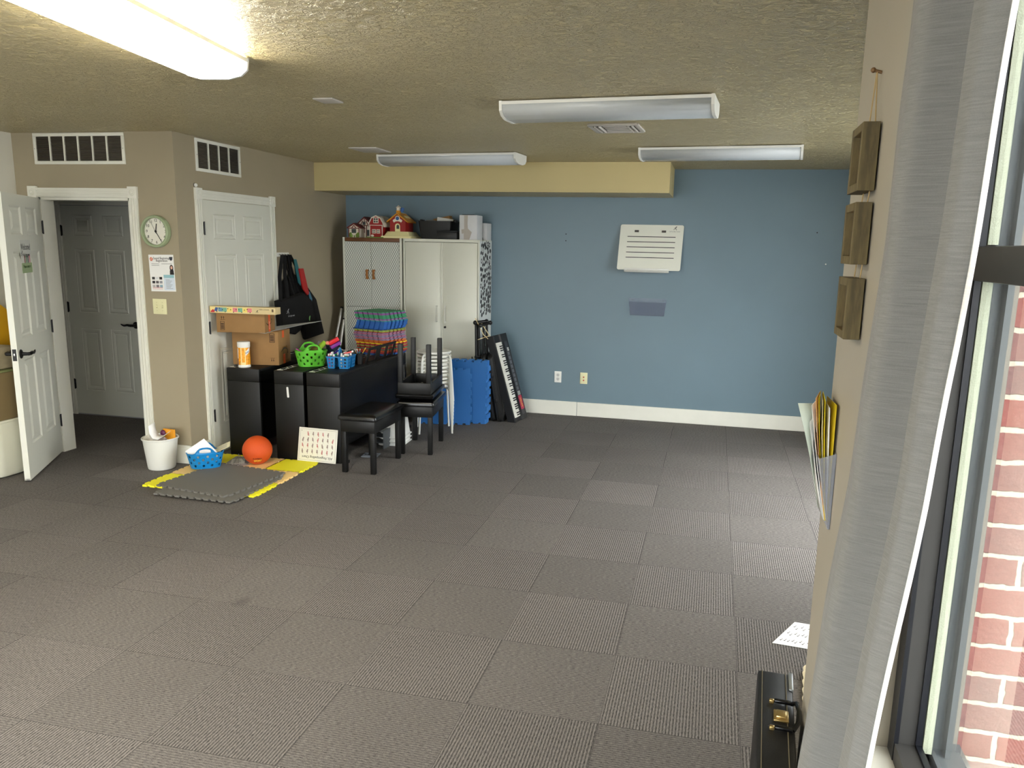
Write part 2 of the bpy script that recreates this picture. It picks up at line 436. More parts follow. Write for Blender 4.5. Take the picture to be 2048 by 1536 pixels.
# visible face normal must be (+.865,+.502): u x v = dd x z = (-.865,-.502) so flip by mirroring the frame
DF = fr(Vector(hp)+Vector((.502*.83, -.865*.83, 0)), -dd, (0, 0, 1))      # from the free edge, normal now towards the camera
door_slab(.83, 1.965, .036, 'door_panel', DOORM, d1, DF)
lever(d1, DF @ T(.065, .885, 0), 1)
lever(d1, DF @ T(.065, .885, -.036) @ Matrix.Rotation(PI, 4, 'Y'), -1)
o = MB(DF).box(-.0015, .0005, .845, .925, -.03, -.006).build('latch_plate', BLK, d1)
o = MB(DF).box(-.008, 0, .875, .897, -.023, -.013, .002).build('latch_bolt', mat('steel', (170, 170, 168), .3, .9), d1)
o = MB(DF).box(0, .83, .0, .012, -.034, -.002).build('door_sweep', mat('grey_rubber', (120, 120, 118), .7), d1)
hinges(d1, DF @ T(.832, 0, 0), (.25, 1.0, 1.75))
# welcome sign taped on the open door
sg = thing('paper_sign', 'welcome paper sign with black lettering taped on the open white door', 'sign', DF @ Vector((.28, 1.425, 0)))
SM = DF @ T(.385, 1.54, .0012)
MB(SM).box(-.115, .115, -.115, .115, -.0012, .0004).build('sheet', mat('sign_paper', (206, 207, 200), .6), sg)
MB(SM).box(-.113, .113, -.115, -.045, .0004, .0007).build('green_band', mat('pale_green_print', (150, 168, 128), .6), sg)
text('lettering', 'Welcome!', .062, SM @ T(0, .065, .001), INK, sg, sx=.78)
text('lettering', "let's play music", .03, SM @ T(.01, .012, .001), INK, sg, sx=.8)
text('lettering', 'Please come in', .032, SM @ T(0, -.07, .001), mat('green_ink', (48, 78, 36), .6), sg, sx=.85)
b = MB(); runner(b, SM @ T(-.088, .018, .001), .045); b.build('logo', INK, sg)
for k, (px, c) in enumerate(((-.045, (120, 60, 60)), (-.01, (60, 110, 70)), (.025, (60, 60, 70)), (.06, (190, 110, 120)))):
    b = MB(SM); b.box(px, px+.018, -.045, -.01, .0004, .0009); b.prism([(px+.009+.013*math.cos(a*PI/5), -.002+.011*math.sin(a*PI/5)) for a in range(10)], .0005, None, .0004)
    b.build('printed_note', mat('note_%d' % k, c, .6), sg)

# hallway door
HX0, HX1 = -5.17, -4.37
casing('trim_3', fr((HX0, 3.20, 0), (1, 0, 0), (0, 0, 1)), HX1-HX0, 1.985)
d2 = sempty('door_2', (HX0, 3.2, 0)); HM = fr((HX0+.004, 3.192, .012), (1, 0, 0), (0, 0, 1))
door_slab(HX1-HX0-.008, 1.968, .006, 'door_panel', DOORM, d2, HM)
lever(d2, HM @ T(.73, .885, 0), -1); hinges(d2, HM @ T(0, 0, .002), (.29, 1.03, 1.74))

# closet door (faces +X)
CY0, CY1 = 2.275, 3.215
casing('trim_4', fr((XC, CY0, 0), (0, 1, 0), (0, 0, 1)), CY1-CY0, 1.998)
d3 = sempty('door_3', (XC, CY0, 0)); CM = fr((XC+.010, CY0+.004, .012), (0, 1, 0), (0, 0, 1))
door_slab(CY1-CY0-.008, 1.982, .009, 'door_panel', DOORM, d3, CM)
hinges(d3, CM @ T(.008, 0, 0), (.31, 1.01, 1.77))
t = thing('door_bumper', 'small round white door bumper above the closet door corner block', 'bumper', (XC, 2.215, 2.075))
MB(T(XC, 2.222, 2.095) @ Matrix.Rotation(PI/2, 4, 'Y')).lathe([(.014, 0), (.014, .012), (.009, .018)], 14).build('pad', WHITE, t)
MB(T(XC, 2.222, 2.095) @ Matrix.Rotation(PI/2, 4, 'Y')).lathe([(.016, -.001), (.016, .004)], 14).build('rim', mat('dark_grey', (70, 66, 60)), t)

# ------------------------------------------------------------------ wall registers
def register(M, w, h, ncell, label):
    t = thing('return_air_vent', label, 'vent', M @ Vector((w/2, 0, 0)))
    b = MB(M); e = .024
    b.box(0, w, 0, e, 0, .011, .002).box(0, w, h-e, h, 0, .011, .002).box(0, e, e, h-e, 0, .011, .002).box(w-e, w, e, h-e, 0, .011, .002)
    b.build('frame', TRIM, t)
    cw = (w-2*e)/ncell
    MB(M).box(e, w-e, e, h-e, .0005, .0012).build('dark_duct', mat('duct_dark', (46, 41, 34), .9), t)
    for k in range(1, ncell): MB(M).box(e+k*cw-.006, e+k*cw+.006, e, h-e, .001, .011).build('divider', TRIM, t)
    b = MB(M); n = 18
    for k in range(n):
        y = e+(h-2*e)*(k+.5)/n
        b.faces([(e, y-.002, .002), (w-e, y-.002, .002), (w-e, y-.0062, .009), (e, y-.0062, .009)], [(0, 1, 2, 3)])
    b.build('louvres', mat('louvre_grey', (120, 112, 98), .6), t, solid=.0008)
    for x in (.011, w-.011): MB(M).cyl((x, h*.5, .009), (x, h*.5, .0125), .004, n=8).build('screw', mat('steel', (170, 170, 168)), t)
register(fr((-4.20, YE, 2.222), (1, 0, 0), (0, 0, 1)), .785, .222, 6, 'wide white return air vent of six bays above the entry doorway')
register(fr((XC, 2.243, 2.200), (0, 1, 0), (0, 0, 1)), .565, .238, 4, 'narrower white return air vent of four bays above the closet door')

# ------------------------------------------------------------------ clock, poster, switch
t = thing('wall_clock', 'round sage green wall clock with black numerals beside the entry doorway', 'clock', (-3.19, YE, 1.634))
KM = fr((-3.19, YE, 1.748), (1, 0, 0), (0, 0, 1))
MB(KM).lathe([(.108, 0), (.115, .004), (.116, .03), (.114, .04), (.107, .044), (.098, .042), (.096, .02)], 40, None, True, False).build('rim', mat('sage_green', (150, 164, 130), .4), t)
MB(KM).lathe([(.098, .012), (.098, .018)], 40).build('dial', mat('dial_white', (226, 224, 212), .5), t)
for k in range(1, 13):
    a = PI/2-k*PI/6; text('numeral', str(k), .029, KM @ T(.078*math.cos(a), .078*math.sin(a), .0187), INK, t)
b = MB(KM)
for k in range(60):
    a = k*PI/30; w = .0012 if k % 5 == 0 else .0006
    b.box(.089 if k % 5 == 0 else .0915, .0945, -w, w, .018, .0186, 0, Matrix.Rotation(a, 4, 'Z'))
b.build('minute_marks', INK, t)
def hand(ang, l, w, z, name, back=.012):
    MB(KM).box(-w/2, w/2, -back, l, z, z+.0012, 0, Matrix.Rotation(-math.radians(ang), 4, 'Z')).build(name, INK, t)
hand(9, .056, .0068, .021, 'hour_hand'); hand(148, .076, .0042, .0235, 'minute_hand'); hand(333, .078, .0015, .026, 'second_hand', .02)
MB(KM).lathe([(.006, .018), (.006, .0285)], 14).build('hub', INK, t)

t = thing('registration_poster', 'white registration flyer taped on the wall below the round clock', 'poster', (-3.175, YE, 1.315))
PM = fr((-3.175, YE-.0015, 1.447), (1, 0, .02), (-.02, 0, 1)) @ T(0, 0, .0005)
MB(PM).box(-.105, .105, -.134, .134, -.0012, 0).build('sheet', PAPER, t)
def rect(par, M, x0, x1, y0, y1, m, name, z=.0003): return MB(M).box(x0, x1, y0, y1, 0, z).build(name, m, par, smooth=False)
text('heading', 'Sound Beginnings', .0245, PM @ T(.004, .108, .0004), INK, t, sx=.82); text('heading', 'Registration', .0245, PM @ T(.004, .09, .0004), INK, t, sx=.82)
b = MB(PM); b.prism([(-.083+.013*math.cos(k*PI/10), .102+.014*math.sin(k*PI/10)) for k in range(20)], .0004); b.build('round_badge', mat('coral_print', (222, 112, 78), .6), t)
b = MB(); runner(b, PM @ T(-.083, .102, .0005), .022); b.build('badge_figure', PAPER, t)
b = MB(PM); b.prism([(.083+.012*math.cos(k*PI/10), .103+.012*math.sin(k*PI/10)) for k in range(20)], .0004); b.box(.07, .097, .107, .118, 0, .0005); b.build('dark_badge', mat('slate_print', (58, 62, 74), .6), t)
rect(t, PM, .01, .098, -.035, -.012, mat('teal_print', (150, 194, 204), .6), 'teal_bar')
rect(t, PM, .008, .1, -.125, -.036, mat('pale_blue_print', (214, 224, 236), .6), 'pale_panel')
for y, x0, x1 in ((.066, -.085, -.02), (.055, -.085, -.02), (.066, .0, .09)): MB(PM).box(x0, x1, y, y+.003, 0, .0004).build('text_line', mat('grey_ink', (128, 128, 130), .6), t)
for k in range(8): MB(PM).box(.025, .06+.025*((k*37) % 10)/10, -.05-.009*k, -.0475-.009*k, 0, .0006).build('text_line', mat('grey_ink', (128, 128, 130), .6), t)
b = MB(PM).box(-.09, -.005, -.108, -.105, 0, .0004).box(-.09, -.005, -.117, -.114, 0, .0004); b.build('red_text_lines', mat('rose_print', (206, 128, 132), .6), t)
for k in range(9):
    x = -.09+.031*(k % 3); y = -.028-.029*(k//3); c = ((60, 60, 62), (216, 218, 222), (48, 40, 40), (40, 38, 40), (96, 92, 96), (150, 150, 156), (186, 180, 180), (120, 116, 122), (142, 172, 186))[k]
    b = MB(PM).box(x, x+.024, y-.019, y, 0, .0004); b.build('printed_photo', mat('thumb_%d' % k, c, .6), t)
b = MB(PM)
b.prism([(.065, -.011), (.1, -.011), (.098, .02), (.09, .03), (.075, .03), (.067, .018)], .0006); b.build('portrait_clothes', mat('portrait_black', (30, 26, 30), .6), t)
b = MB(PM); b.prism([(.082+.0155*math.cos(k*PI/8), .037+.024*math.sin(k*PI/8)) for k in range(16)], .0005); b.build('portrait_hair', mat('portrait_hair', (52, 36, 34), .6), t)
b = MB(PM); b.prism([(.083+.009*math.cos(k*PI/8), .04+.012*math.sin(k*PI/8)) for k in range(16)], .0008); b.build('portrait_face', mat('portrait_skin', (214, 168, 150), .6), t)

t = thing('light_switch', 'cream double light switch plate below the flyer', 'switch', (-3.213, YE, 1.14))
LM = fr((-3.213, YE, 1.2), (1, 0, 0), (0, 0, 1)); CRP = mat('cream_plastic', (226, 222, 178), .4)
MB(LM).box(-.058, .058, -.057, .057, 0, .006, .002).build('plate', CRP, t)
for x in (-.024, .024):
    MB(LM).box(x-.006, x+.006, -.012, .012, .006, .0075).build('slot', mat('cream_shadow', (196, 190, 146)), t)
    MB(LM).box(x-.004, x+.004, -.004, .008, .006, .016, .001).build('toggle', CRP, t)
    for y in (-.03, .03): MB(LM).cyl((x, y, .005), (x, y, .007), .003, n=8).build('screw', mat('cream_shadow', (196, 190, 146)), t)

# ------------------------------------------------------------------ blue wall: outlets, whiteboard, clear pocket, screw holes
t = thing('power_outlet', 'white duplex power outlet low on the blue wall', 'outlet', (-.70, YB, .337))
OM = fr((-.702, YB, .394), (1, 0, 0), (0, 0, 1))
MB(OM).box(-.036, .036, -.058, .058, 0, .006, .002).build('plate', WHITE, t)
for y in (-.021, .021):
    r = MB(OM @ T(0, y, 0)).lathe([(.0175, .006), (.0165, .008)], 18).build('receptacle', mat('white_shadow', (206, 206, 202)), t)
    b = MB(OM @ T(0, y, 0)).box(-.008, -.005, -.003, .007, .008, .0085).box(.005, .008, -.003, .007, .008, .0085).cyl((0, -.009, .0078), (0, -.009, .0086), .003, n=8)
    b.build('slots', INK, r)
t = thing('speaker_jack_plate', 'cream wall plate with two red jacks on the blue wall', 'outlet', (-.435, YB, .337))
OM = fr((-.434, YB, .395), (1, 0, 0), (0, 0, 1))
MB(OM).box(-.038, .038, -.058, .058, 0, .006, .002).build('plate', CRP, t)
for y in (-.02, .012): MB(OM).cyl((0, y, .006), (0, y, .014), .0075, n=12).build('jack', mat('red_jack', (176, 70, 48), .4), t)
MB(OM).cyl((0, .047, .006), (0, .047, .0075), .004, n=8).build('screw', CRP, t)

t = thing('staff_whiteboard', 'white board with five black staff lines leaning out from the blue wall', 'whiteboard', (.17, YB, 1.47))
# board hangs with its foot out from the wall: bottom nearer the camera
e0 = Vector((-.130, 4.575, 1.502)); wv = Vector((.606, 0, 0)); hv = Vector((.012, .095, .430))
WM = fr(e0, wv, hv); BW = .606; BH = hv.length
b = MB(WM); b.loft([[(x, y, z) for x, y, _ in rrect(BW/2, BH/2, .018, 0, 4, BW/2, BH/2)] for z in (-.008, 0)]); b.build('board', mat('board_white', (228, 228, 216), .3), t)
for k in range(5):
    y = BH*(.275+.115*k); MB(WM).box(.075, .535, y-.0033, y+.0033, .0002, .0008).build('staff_line', INK, t)
b = MB(); runner(b, WM @ T(.527, BH*.925, .0006), .042); b.build('logo', INK, t)
text('lettering', "Let's play music", .0165, WM @ T(.522, BH*.86, .0006), mat('grey_ink', (128, 128, 130)), t)
b = MB(WM).box(.075, .50, -.024, -.004, -.008, .03, .003).box(.075, .50, -.024, .012, .024, .03, .002); b.build('pen_tray', WHITE, t)
for x, y, z in ((.02, 4.60, 1.515), (.28, 4.60, 1.515), (.02, 4.652, 1.86), (.28, 4.652, 1.86)): MB().box(x, x+.04, y, YB, z, z+.02).build('wall_bracket', mat('dark_grey', (70, 66, 60)), t)

CLEAR = glass_mat('clear_acrylic', (236, 239, 244), .05, .22, (206, 208, 218))
t = thing('wall_pocket', 'empty clear plastic file pocket on the blue wall below the whiteboard', 'file holder', (.175, YB, 1.055))
b = MB()
V = [(-.01, YB-.002, 1.225), (.36, YB-.002, 1.225), (.34, YB-.004, 1.058), (.01, YB-.004, 1.058), (-.005, YB-.035, 1.19), (.355, YB-.035, 1.19), (.34, YB-.022, 1.058), (.01, YB-.022, 1.058)]
b.faces(V, [(0, 1, 2, 3), (4, 5, 6, 7), (0, 4, 7, 3), (1, 5, 6, 2), (3, 2, 6, 7)]); b.build('pocket', glass_mat('grey_clear_acrylic', (246, 247, 250), .006, .07, (140, 144, 158)), t, smooth=False, solid=.002)
for x in (.022, .325): MB().cyl((x, YB-.005, 1.207), (x, YB, 1.207), .0045, n=8).build('screw', BLK, t)
for x, z, c in ((-.66, 1.83, 'INK'), (-.66, 1.765, 'INK'), (1.80, 1.60, 'W'), (1.70, 1.885, 'INK')):
    o = MB().cyl((x, YB-.0015, z), (x, YB+.001, z), .006, n=8).build('wall_anchor', INK if c == 'INK' else WHITE)
    tag(o, {(-.66, 1.83): 'upper of two dark screw holes above the keyboard on the blue wall', (-.66, 1.765): 'lower of two dark screw holes above the keyboard on the blue wall', (1.80, 1.6): 'white wall anchor dot near the right end of blue wall', (1.70, 1.885): 'dark screw hole high near the right end of blue wall'}[(x, z)], 'screw hole')

# ------------------------------------------------------------------ ceiling fixtures
DIFF = mat('unlit_diffuser', (196, 201, 204), .25, spec=.5, bump=.15, bscale=900)
LITD = mat('lit_diffuser', (255, 250, 235), .4, emit=(255, 246, 226), es=14.)
def light_fixture(cx, cy, ang, L, W, lit, label):
    t = thing('ceiling_light', label, 'ceiling light', (cx, cy, H), ang)
    hh = .085; M = Matrix()
    prof = [(-W/2, -.018), (-W/2+.004, -.05), (-W/2+.03, -.072), (-W/2+.085, -hh), (W/2-.085, -hh), (W/2-.03, -.072), (W/2-.004, -.05), (W/2, -.018)]
    b = MB(); b.box(-L/2+.005, L/2-.005, -W/2+.035, W/2-.035, -.02, -.001); b.build('housing', WHITE, t, local=True)
    b = MB(); b.loft([[(x, y, z) for y, z in prof] for x in (-L/2, L/2)], False, False, None, False)
    b.build('diffuser', LITD if lit else DIFF, t, local=True, solid=.0025)
    for s in (-1, 1):
        b = MB(); x = s*L/2
        outer = [(-W/2-.005, -.004)] + [(y*1.03, z*1.04) for y, z in prof] + [(W/2+.005, -.004)]
        b.loft([[(x+s*dx, y, z) for y, z in outer] for dx in (-.004, .012)]); b.build('end_cap', WHITE, t, local=True)
    b = MB()
    for s in (-1, 1): b.box(-L/2, L/2, s*W/2-.004, s*W/2+.004, -.022, -.006)
    b.build('side_rail', WHITE, t, local=True)
    return t
light_fixture(.212, 1.19, -4.5, 1.085, .29, False, 'unlit ceiling light nearest the camera, above the square air vent')
light_fixture(-1.44, 3.46, -5.5, 1.24, .27, False, 'unlit ceiling light in front of the left part of the cream soffit')
light_fixture(.785, 3.10, -5.5, 1.15, .27, False, 'unlit ceiling light over the right end of the cream soffit')
light_fixture(-1.215, -.58, 97.5, 1.22, .285, True, 'lit fluorescent ceiling light glowing white at the upper left')
light_fixture(-2.9, -2.6, 90, 1.22, .30, True, 'added unseen fill light on the ceiling far behind the viewpoint by the left wall')  # extra fixture out of view, added to brighten the room

t = thing('ceiling_air_vent', 'square white ceiling air vent with curved louvres beyond the nearest unlit light', 'vent', (.14, 2.06, H))
VM = T(.145, 2.06, H) @ rz(-3) @ Matrix.Rotation(PI, 4, 'X')
VW = mat('vent_white', (198, 192, 184), .45)
b = MB(VM); s = .15
b.box(-s, s, -s-.02, -s+.02, 0, .012, .003).box(-s, s, s-.02, s+.02, 0, .012, .003).box(-s-.01, -s+.02, -s, s, 0, .012, .003).box(s-.02, s+.01, -s, s, 0, .012, .003); b.build('frame', VW, t)
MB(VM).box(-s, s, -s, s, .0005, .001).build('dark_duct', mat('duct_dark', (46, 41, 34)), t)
for k in range(3): MB(VM).box(-.075, .075, -.10+k*.07, -.055+k*.07, .004, .008, .001, Matrix.Rotation(.0, 4, 'X')).build('louvre', VW, t)
for x in (-.115, -.09, .09, .115): MB(VM).box(x-.004, x+.004, -.12, .12, .003, .018, .001).build('louvre', VW, t)
for (x, y, w, h, lab) in ((-1.275, .985, .115, .13, 'small square white blank plate on the ceiling beyond the lit light'), (-2.0, 3.08, .24, .30, 'larger white blank plate on the ceiling left of the soffit light')):
    o = MB(T(x, y, H)).box(-w/2, w/2, -h/2, h/2, -.009, 0, .003).build('ceiling_plate', VW); tag(o, lab, 'cover plate')

# ------------------------------------------------------------------ near window: frame, glass, mullion
GFR = mat('charcoal_aluminium', (58, 57, 55), .5, .2); BKF = mat('black_gasket', (18, 20, 26), .35); SEAL = mat('spacer_seal', (158, 163, 142), .5, bump=.3, bscale=300); GRY = mat('grey_aluminium', (112, 118, 118), .45, .3)
w1 = sempty('window_1', (1.29, (WY0+YX)/2, WZ0))
b = MB().box(1.245, 1.285, YX-.045, YX, WZ0, WZ1).box(1.245, 1.285, WY0, WY0+.045, WZ0, WZ1).box(1.245, 1.285, WY0, YX, WZ0, WZ0+.04).box(1.245, 1.285, WY0, YX, WZ1-.04, WZ1); b.build('window_frame', GFR, w1, smooth=False)
b = MB().box(1.285, 1.297, YX-.05, YX-.003, WZ0, WZ1).box(1.243, 1.252, YX-.047, YX-.002, WZ0, WZ1).box(1.285, 1.297, WY0, YX, WZ0, WZ0+.045); b.build('gasket', BKF, w1, smooth=False)
b = MB().box(1.299, 1.316, YX-.052, YX-.028, WZ0+.03, 1.655).box(1.299, 1.316, YX-.052, YX-.028, 1.72, WZ1); b.build('glazing_seal', SEAL, w1, smooth=False)
b = MB().box(1.318, 1.36, YX-.035, YX, WZ0, WZ1).box(1.33, 1.362, YX-.015, YX+.045, WZ0-.1, WZ1).box(1.318, 1.385, WY0, YX, WZ0, WZ0+.03).box(1.34, 1.35, YX-.06, YX-.035, WZ0+.02, WZ1); b.build('outer_frame', GRY, w1, smooth=False)
MB().box(1.235, 1.335, WY0, YX-.003, 1.658, 1.715, .003).build('mullion', mat('black_mullion', (14, 15, 17), .28), w1)
MB().box(1.235, 1.335, -2.85, -2.79, WZ0, WZ1, .003).build('mullion', mat('black_mullion', (14, 15, 17)), w1)
GL = glass_mat('window_glass', (247, 250, 250), .06, .04, (225, 232, 236))
MB().faces([(1.308, WY0, WZ0+.02), (1.308, YX-.03, WZ0+.02), (1.308, YX-.03, WZ1-.02), (1.308, WY0, WZ1-.02)], [(0, 1, 2, 3)]).build('glass_pane', GL, w1)
st(MB().box(XW-.012, 1.245, WY0, YX, WZ0-.02, WZ0, .002).build('trim_5', TRIM))
# bay window and rear window
def win(name, M, w, h):
    e = sempty(name, M @ Vector((w/2, 0, 0)))
    b = MB(M).box(0, w, 0, .05, -.03, .03).box(0, w, h-.05, h, -.03, .03).box(0, .05, .05, h-.05, -.03, .03).box(w-.05, w, .05, h-.05, -.03, .03)
    b.build('window_frame', GFR, e, smooth=False)
    for k in (1, 2): MB(M).box(w*k/3-.025, w*k/3+.025, .05, h-.05, -.03, .03).build('mullion', GFR, e, smooth=False)
    MB(M).faces([(.04, .04, 0), (w-.04, .04, 0), (w-.04, h-.04, 0), (.04, h-.04, 0)], [(0, 1, 2, 3)]).build('glass_pane', GL, e)
win('window_2', fr((XB+.07, BY1, BZ0), (0, -1, 0), (0, 0, 1)), BY1-BY0, BZ1-BZ0)

win('window_3', fr((RX1, YR-.06, RZ0), (-1, 0, 0), (0, 0, 1)), RX1-RX0, RZ1-RZ0)

# ------------------------------------------------------------------ curtain
def lerp_tab(tab, z):
    if z >= tab[0][0]: return tab[0][1]
    for (z0, a), (z1, c) in zip(tab, tab[1:]):
        if z >= z1: return c+(a-c)*(z-z1)/(z0-z1)
    return tab[-1][1]
TL = [(2.33, 1.120), (2.13, 1.117), (1.71, 1.113), (1.52, 1.106), (1.28, 1.096), (1.07, 1.080), (.64, 1.054), (.2, 1.03)]
TR = [(2.33, 1.165), (2.03, 1.158), (1.71, 1.146), (1.57, 1.140), (1.345, 1.126), (1.08, 1.104), (.9, 1.088), (.2, 1.04)]
CUR = fabric_mat('grey_curtain_fabric', (133, 132, 129), .16)
FK = [(0, 0), (.04, .006), (.10, .016), (.27, .026), (.31, .020), (.42, -.045), (.50, -.052), (.62, -.050), (.76, -.030), (.87, .020), (.93, .016), (1., -.006)]
def fold(u, z):
    u2 = u+.035*math.sin(PI*u)*math.sin(2.1*z+.6)
    for (a, p), (c, q) in zip(FK, FK[1:]):
        if a <= u2 <= c: s_ = (u2-a)/(c-a); h = p+(q-p)*s_*s_*(3-2*s_); break
    else: h = 0
    w = .0022*math.sin(9*z+14*u)*math.sin(5.3*z-7*u)+.0018*math.sin(31*z+22*u+2*math.sin(4*z))*max(0, math.sin(3*z+1))*math.sin(PI*u)
    return (h+w)*min(1, u/.05)
t = thing('curtain', 'grey woven floor length curtain hanging beside the near window', 'curtain', (1.09, -1.68, .2))
def cgrid(u0, u1, nu, off, z1):
    b = MB(); nz = 90; vs = []; fs = []
    for j in range(nz+1):
        z = 2.33+(z1-2.33)*j/nz
        for i in range(nu+1):
            u = u0+(u1-u0)*i/nu
            x = lerp_tab(TL, z)+(lerp_tab(TR, z)-lerp_tab(TL, z))*u - fold(min(u, 1.), z)-off
            ret = max(0, .05-u)/.05
            vs.append((x+.018*ret, -1.5-.35*u-.0*ret, z))
    for j in range(nz):
        for i in range(nu): a = j*(nu+1)+i; fs.append((a, a+1, a+nu+2, a+nu+1))
    return b.faces(vs, fs)
cgrid(0, 1, 64, 0, .2).build('curtain_panel', CUR, t, solid=.002)
cgrid(1.0, 1.045, 3, -.001, .2).build('lining_hem', fabric_mat('white_lining', (240, 240, 236), .5), t, solid=.002)
t2 = thing('curtain_rod', 'dark curtain rod above the near window', 'curtain rod', (1.125, -2.6, 2.345))
MB().cyl((1.125, -1.32, 2.352), (1.125, -4.3, 2.352), .011).build('rod', BLK, t2)
for y in (-1.36, -4.24): MB().box(1.115, XW, y-.01, y+.01, 2.335, 2.37).build('bracket', BLK, t2)
for y in (-1.315, -4.305): MB().sphere((1.125, y, 2.352), .02).build('finial', BLK, t2)

# ------------------------------------------------------------------ pier: three hanging wooden frames, file pocket with folders
WD = NT('weathered_wood'); g = WD.noise(1., 4, .6, WD.vec(WD.m_('MULTIPLY', WD.x, 60.), WD.m_('MULTIPLY', WD.y, 60.), WD.m_('MULTIPLY', WD.z, 9.)))
WD.color(WD.mix(WD.rng(g, .35, .65, 0, 1), lin((72, 61, 36)), lin((102, 89, 55)))); WD.b.inputs['Roughness'].default_value = .7
WD = WD.m; TWINE = mat('jute_twine', (166, 142, 100), .9)
FD = .035
names = ('topmost', 'middle', 'lowest')
for k, (z0, z1) in enumerate(((1.834, 1.978), (1.675, 1.810), (1.508, 1.645))):
    t = thing('wooden_box_frame', names[k]+' of three weathered wooden box frames hanging beside the curtain', 'picture frame', (XW-.002, -1.13, z0), 0, 'wooden frames on twine')
    y0, y1, e, d = -1.185, -1.045, .018, FD
    xf = XW-.004
    b = MB().box(xf-d, xf, y0, y0+e, z0, z1).box(xf-d, xf, y1-e, y1, z0, z1).box(xf-d, xf, y0+e, y1-e, z0, z0+e).box(xf-d, xf, y0+e, y1-e, z1-e, z1)
    b.build('frame', WD, t, bev=.0012)
    MB().box(xf-.006, xf-.001, y0+e, y1-e, z0+e, z1-e).build('back_panel', mat('tan_board', (158, 128, 78), .8), t)
    zt = 2.091 if k == 0 else (1.834 if k == 1 else 1.675)
    b = MB()
    for yy, y2 in ((-1.165, -1.117), (-1.09, -1.111)):
        if k: y2 = yy
        b.tube([(xf-.008, yy, z1-.001), (xf-.006, y2, zt+(.0 if k == 0 else 0))], .0014, 6)
    b.build('twine', TWINE, t)
o = MB().cyl((XW, -1.114, 2.091), (XW-.018, -1.114, 2.096), .0035, n=8).sphere((XW-.018, -1.114, 2.096), .006, 8).build('nail', mat('rusty_nail', (120, 92, 62), .5, .5)); tag(o, 'nail holding the twine above the top wooden frame', 'nail')

t = thing('wall_file_pocket', 'clear plastic wall pocket holding yellow folders beside the curtain', 'file holder', (XW, -.94, 1.0))
Y0, Y1 = -1.02, -.86; V = []
for y in (Y0, Y1): V += [(XW-.002, y, 1.20), (XW-.042, y, 1.185), (XW-.006, y, 1.0), (XW-.002, y, 1.0)]
b = MB().faces(V, [(0, 1, 2, 3), (4, 5, 6, 7), (1, 2, 6, 5), (0, 3, 7, 4), (2, 3, 7, 6)]); b.build('pocket', CLEAR, t, smooth=False, solid=.0018)
YEL = mat('yellow_folder', (214, 190, 20), .55); YEL2 = mat('deep_yellow_folder', (196, 168, 12), .55)
def sheet3(pts, ya, yb, m, name, lab, cat, grp=None, th=.0012, tilt=0.):
    """sheet standing in the pocket: profile pts (x,z) swept along y"""
    b = MB(); n = len(pts)
    b.loft([[(x+((1.120-x)*.62*min(1, max(0, (z-1.0)/.3)) if y == yb else 0), y, z+(tilt if y == yb else 0)) for x, z in pts] for y in (ya, yb)], False, False, None, False)
    o = b.build(name, m, None, solid=th); tag(o, lab, cat, grp); return o
G = 'papers in the pier pocket'
def prof(x0, x1, zt, bend=0.): return [(x0+(x1-x0)*s+bend*math.sin(PI*s), 1.012+(zt-1.012)*s) for s in (0, .25, .5, .75, 1)]
sheet3(prof(1.1345, 1.131, 1.322), -1.0, -.87, YEL2, 'yellow_folder', 'yellow folder closest to the wall in the clear pocket', 'folder', G)
sheet3(prof(1.1335, 1.116, 1.312), -.995, -.885, PAPER, 'worksheet', 'white sheet between two yellow folders in the clear pocket', 'paper', G)
sheet3(prof(1.1325, 1.103, 1.333, -.003), -.995, -.865, YEL, 'yellow_folder', 'yellow folder fanned open in the middle of the clear pocket', 'folder', G)
sheet3(prof(1.1315, 1.098, 1.33, -.004), -.99, -.865, mat('cream_sheet', (226, 220, 186), .6), 'worksheet', 'cream sheet inside the fanned yellow folder', 'paper', G)
sheet3(prof(1.1305, 1.088, 1.335, -.004), -.99, -.865, YEL, 'yellow_folder', 'yellow folder furthest into the room in the clear pocket', 'folder', G)
sheet3(prof(1.1295, 1.081, 1.333, -.003), -.985, -.87, mat('peach_folder', (222, 178, 140), .6), 'peach_folder', 'peach folder in front of the yellow folders', 'folder', G)
sheet3(prof(1.1285, 1.073, 1.315, -.002), -.985, -.87, PAPER, 'worksheet', 'white sheet leaning in front of the peach folder', 'paper', G)
sheet3(prof(1.1275, 1.072, 1.27, -.002), -.98, -.88, mat('grey_sheet', (206, 208, 206), .6), 'worksheet', 'short grey white sheet at the front of the pocket', 'paper', G)
sheet3(prof(1.1265, 1.050, 1.30, .004), -.885, -.872, mat('pale_green_sheet', (188, 198, 186), .5), 'worksheet', 'pale green sheet sticking out furthest into the room', 'paper', G)

# floor paper beside the pier
t = thing('score_sheet', 'printed music sheet lying on the carpet beside the right wall', 'paper', (1.29, .39, 0))
FM = fr((1.305, .39, .0022), (.995, -.1, .0), (.45, .9, 0)) 
MB(FM).box(-.09, .09, -.13, .13, 0, .0008).build('sheet', PAPER, t)
b = MB(FM)
for r in range(3):
    for k in range(9):
        x = -.07+.016*k; y = -.09+.075*r+.012*math.sin(3*k+r); b.box(x, x+.002, y, y+.022, .0009, .0013); b.box(x-.004, x+.002, y, y+.006, .0009, .0013)
b.build('printed_notes', INK, t)

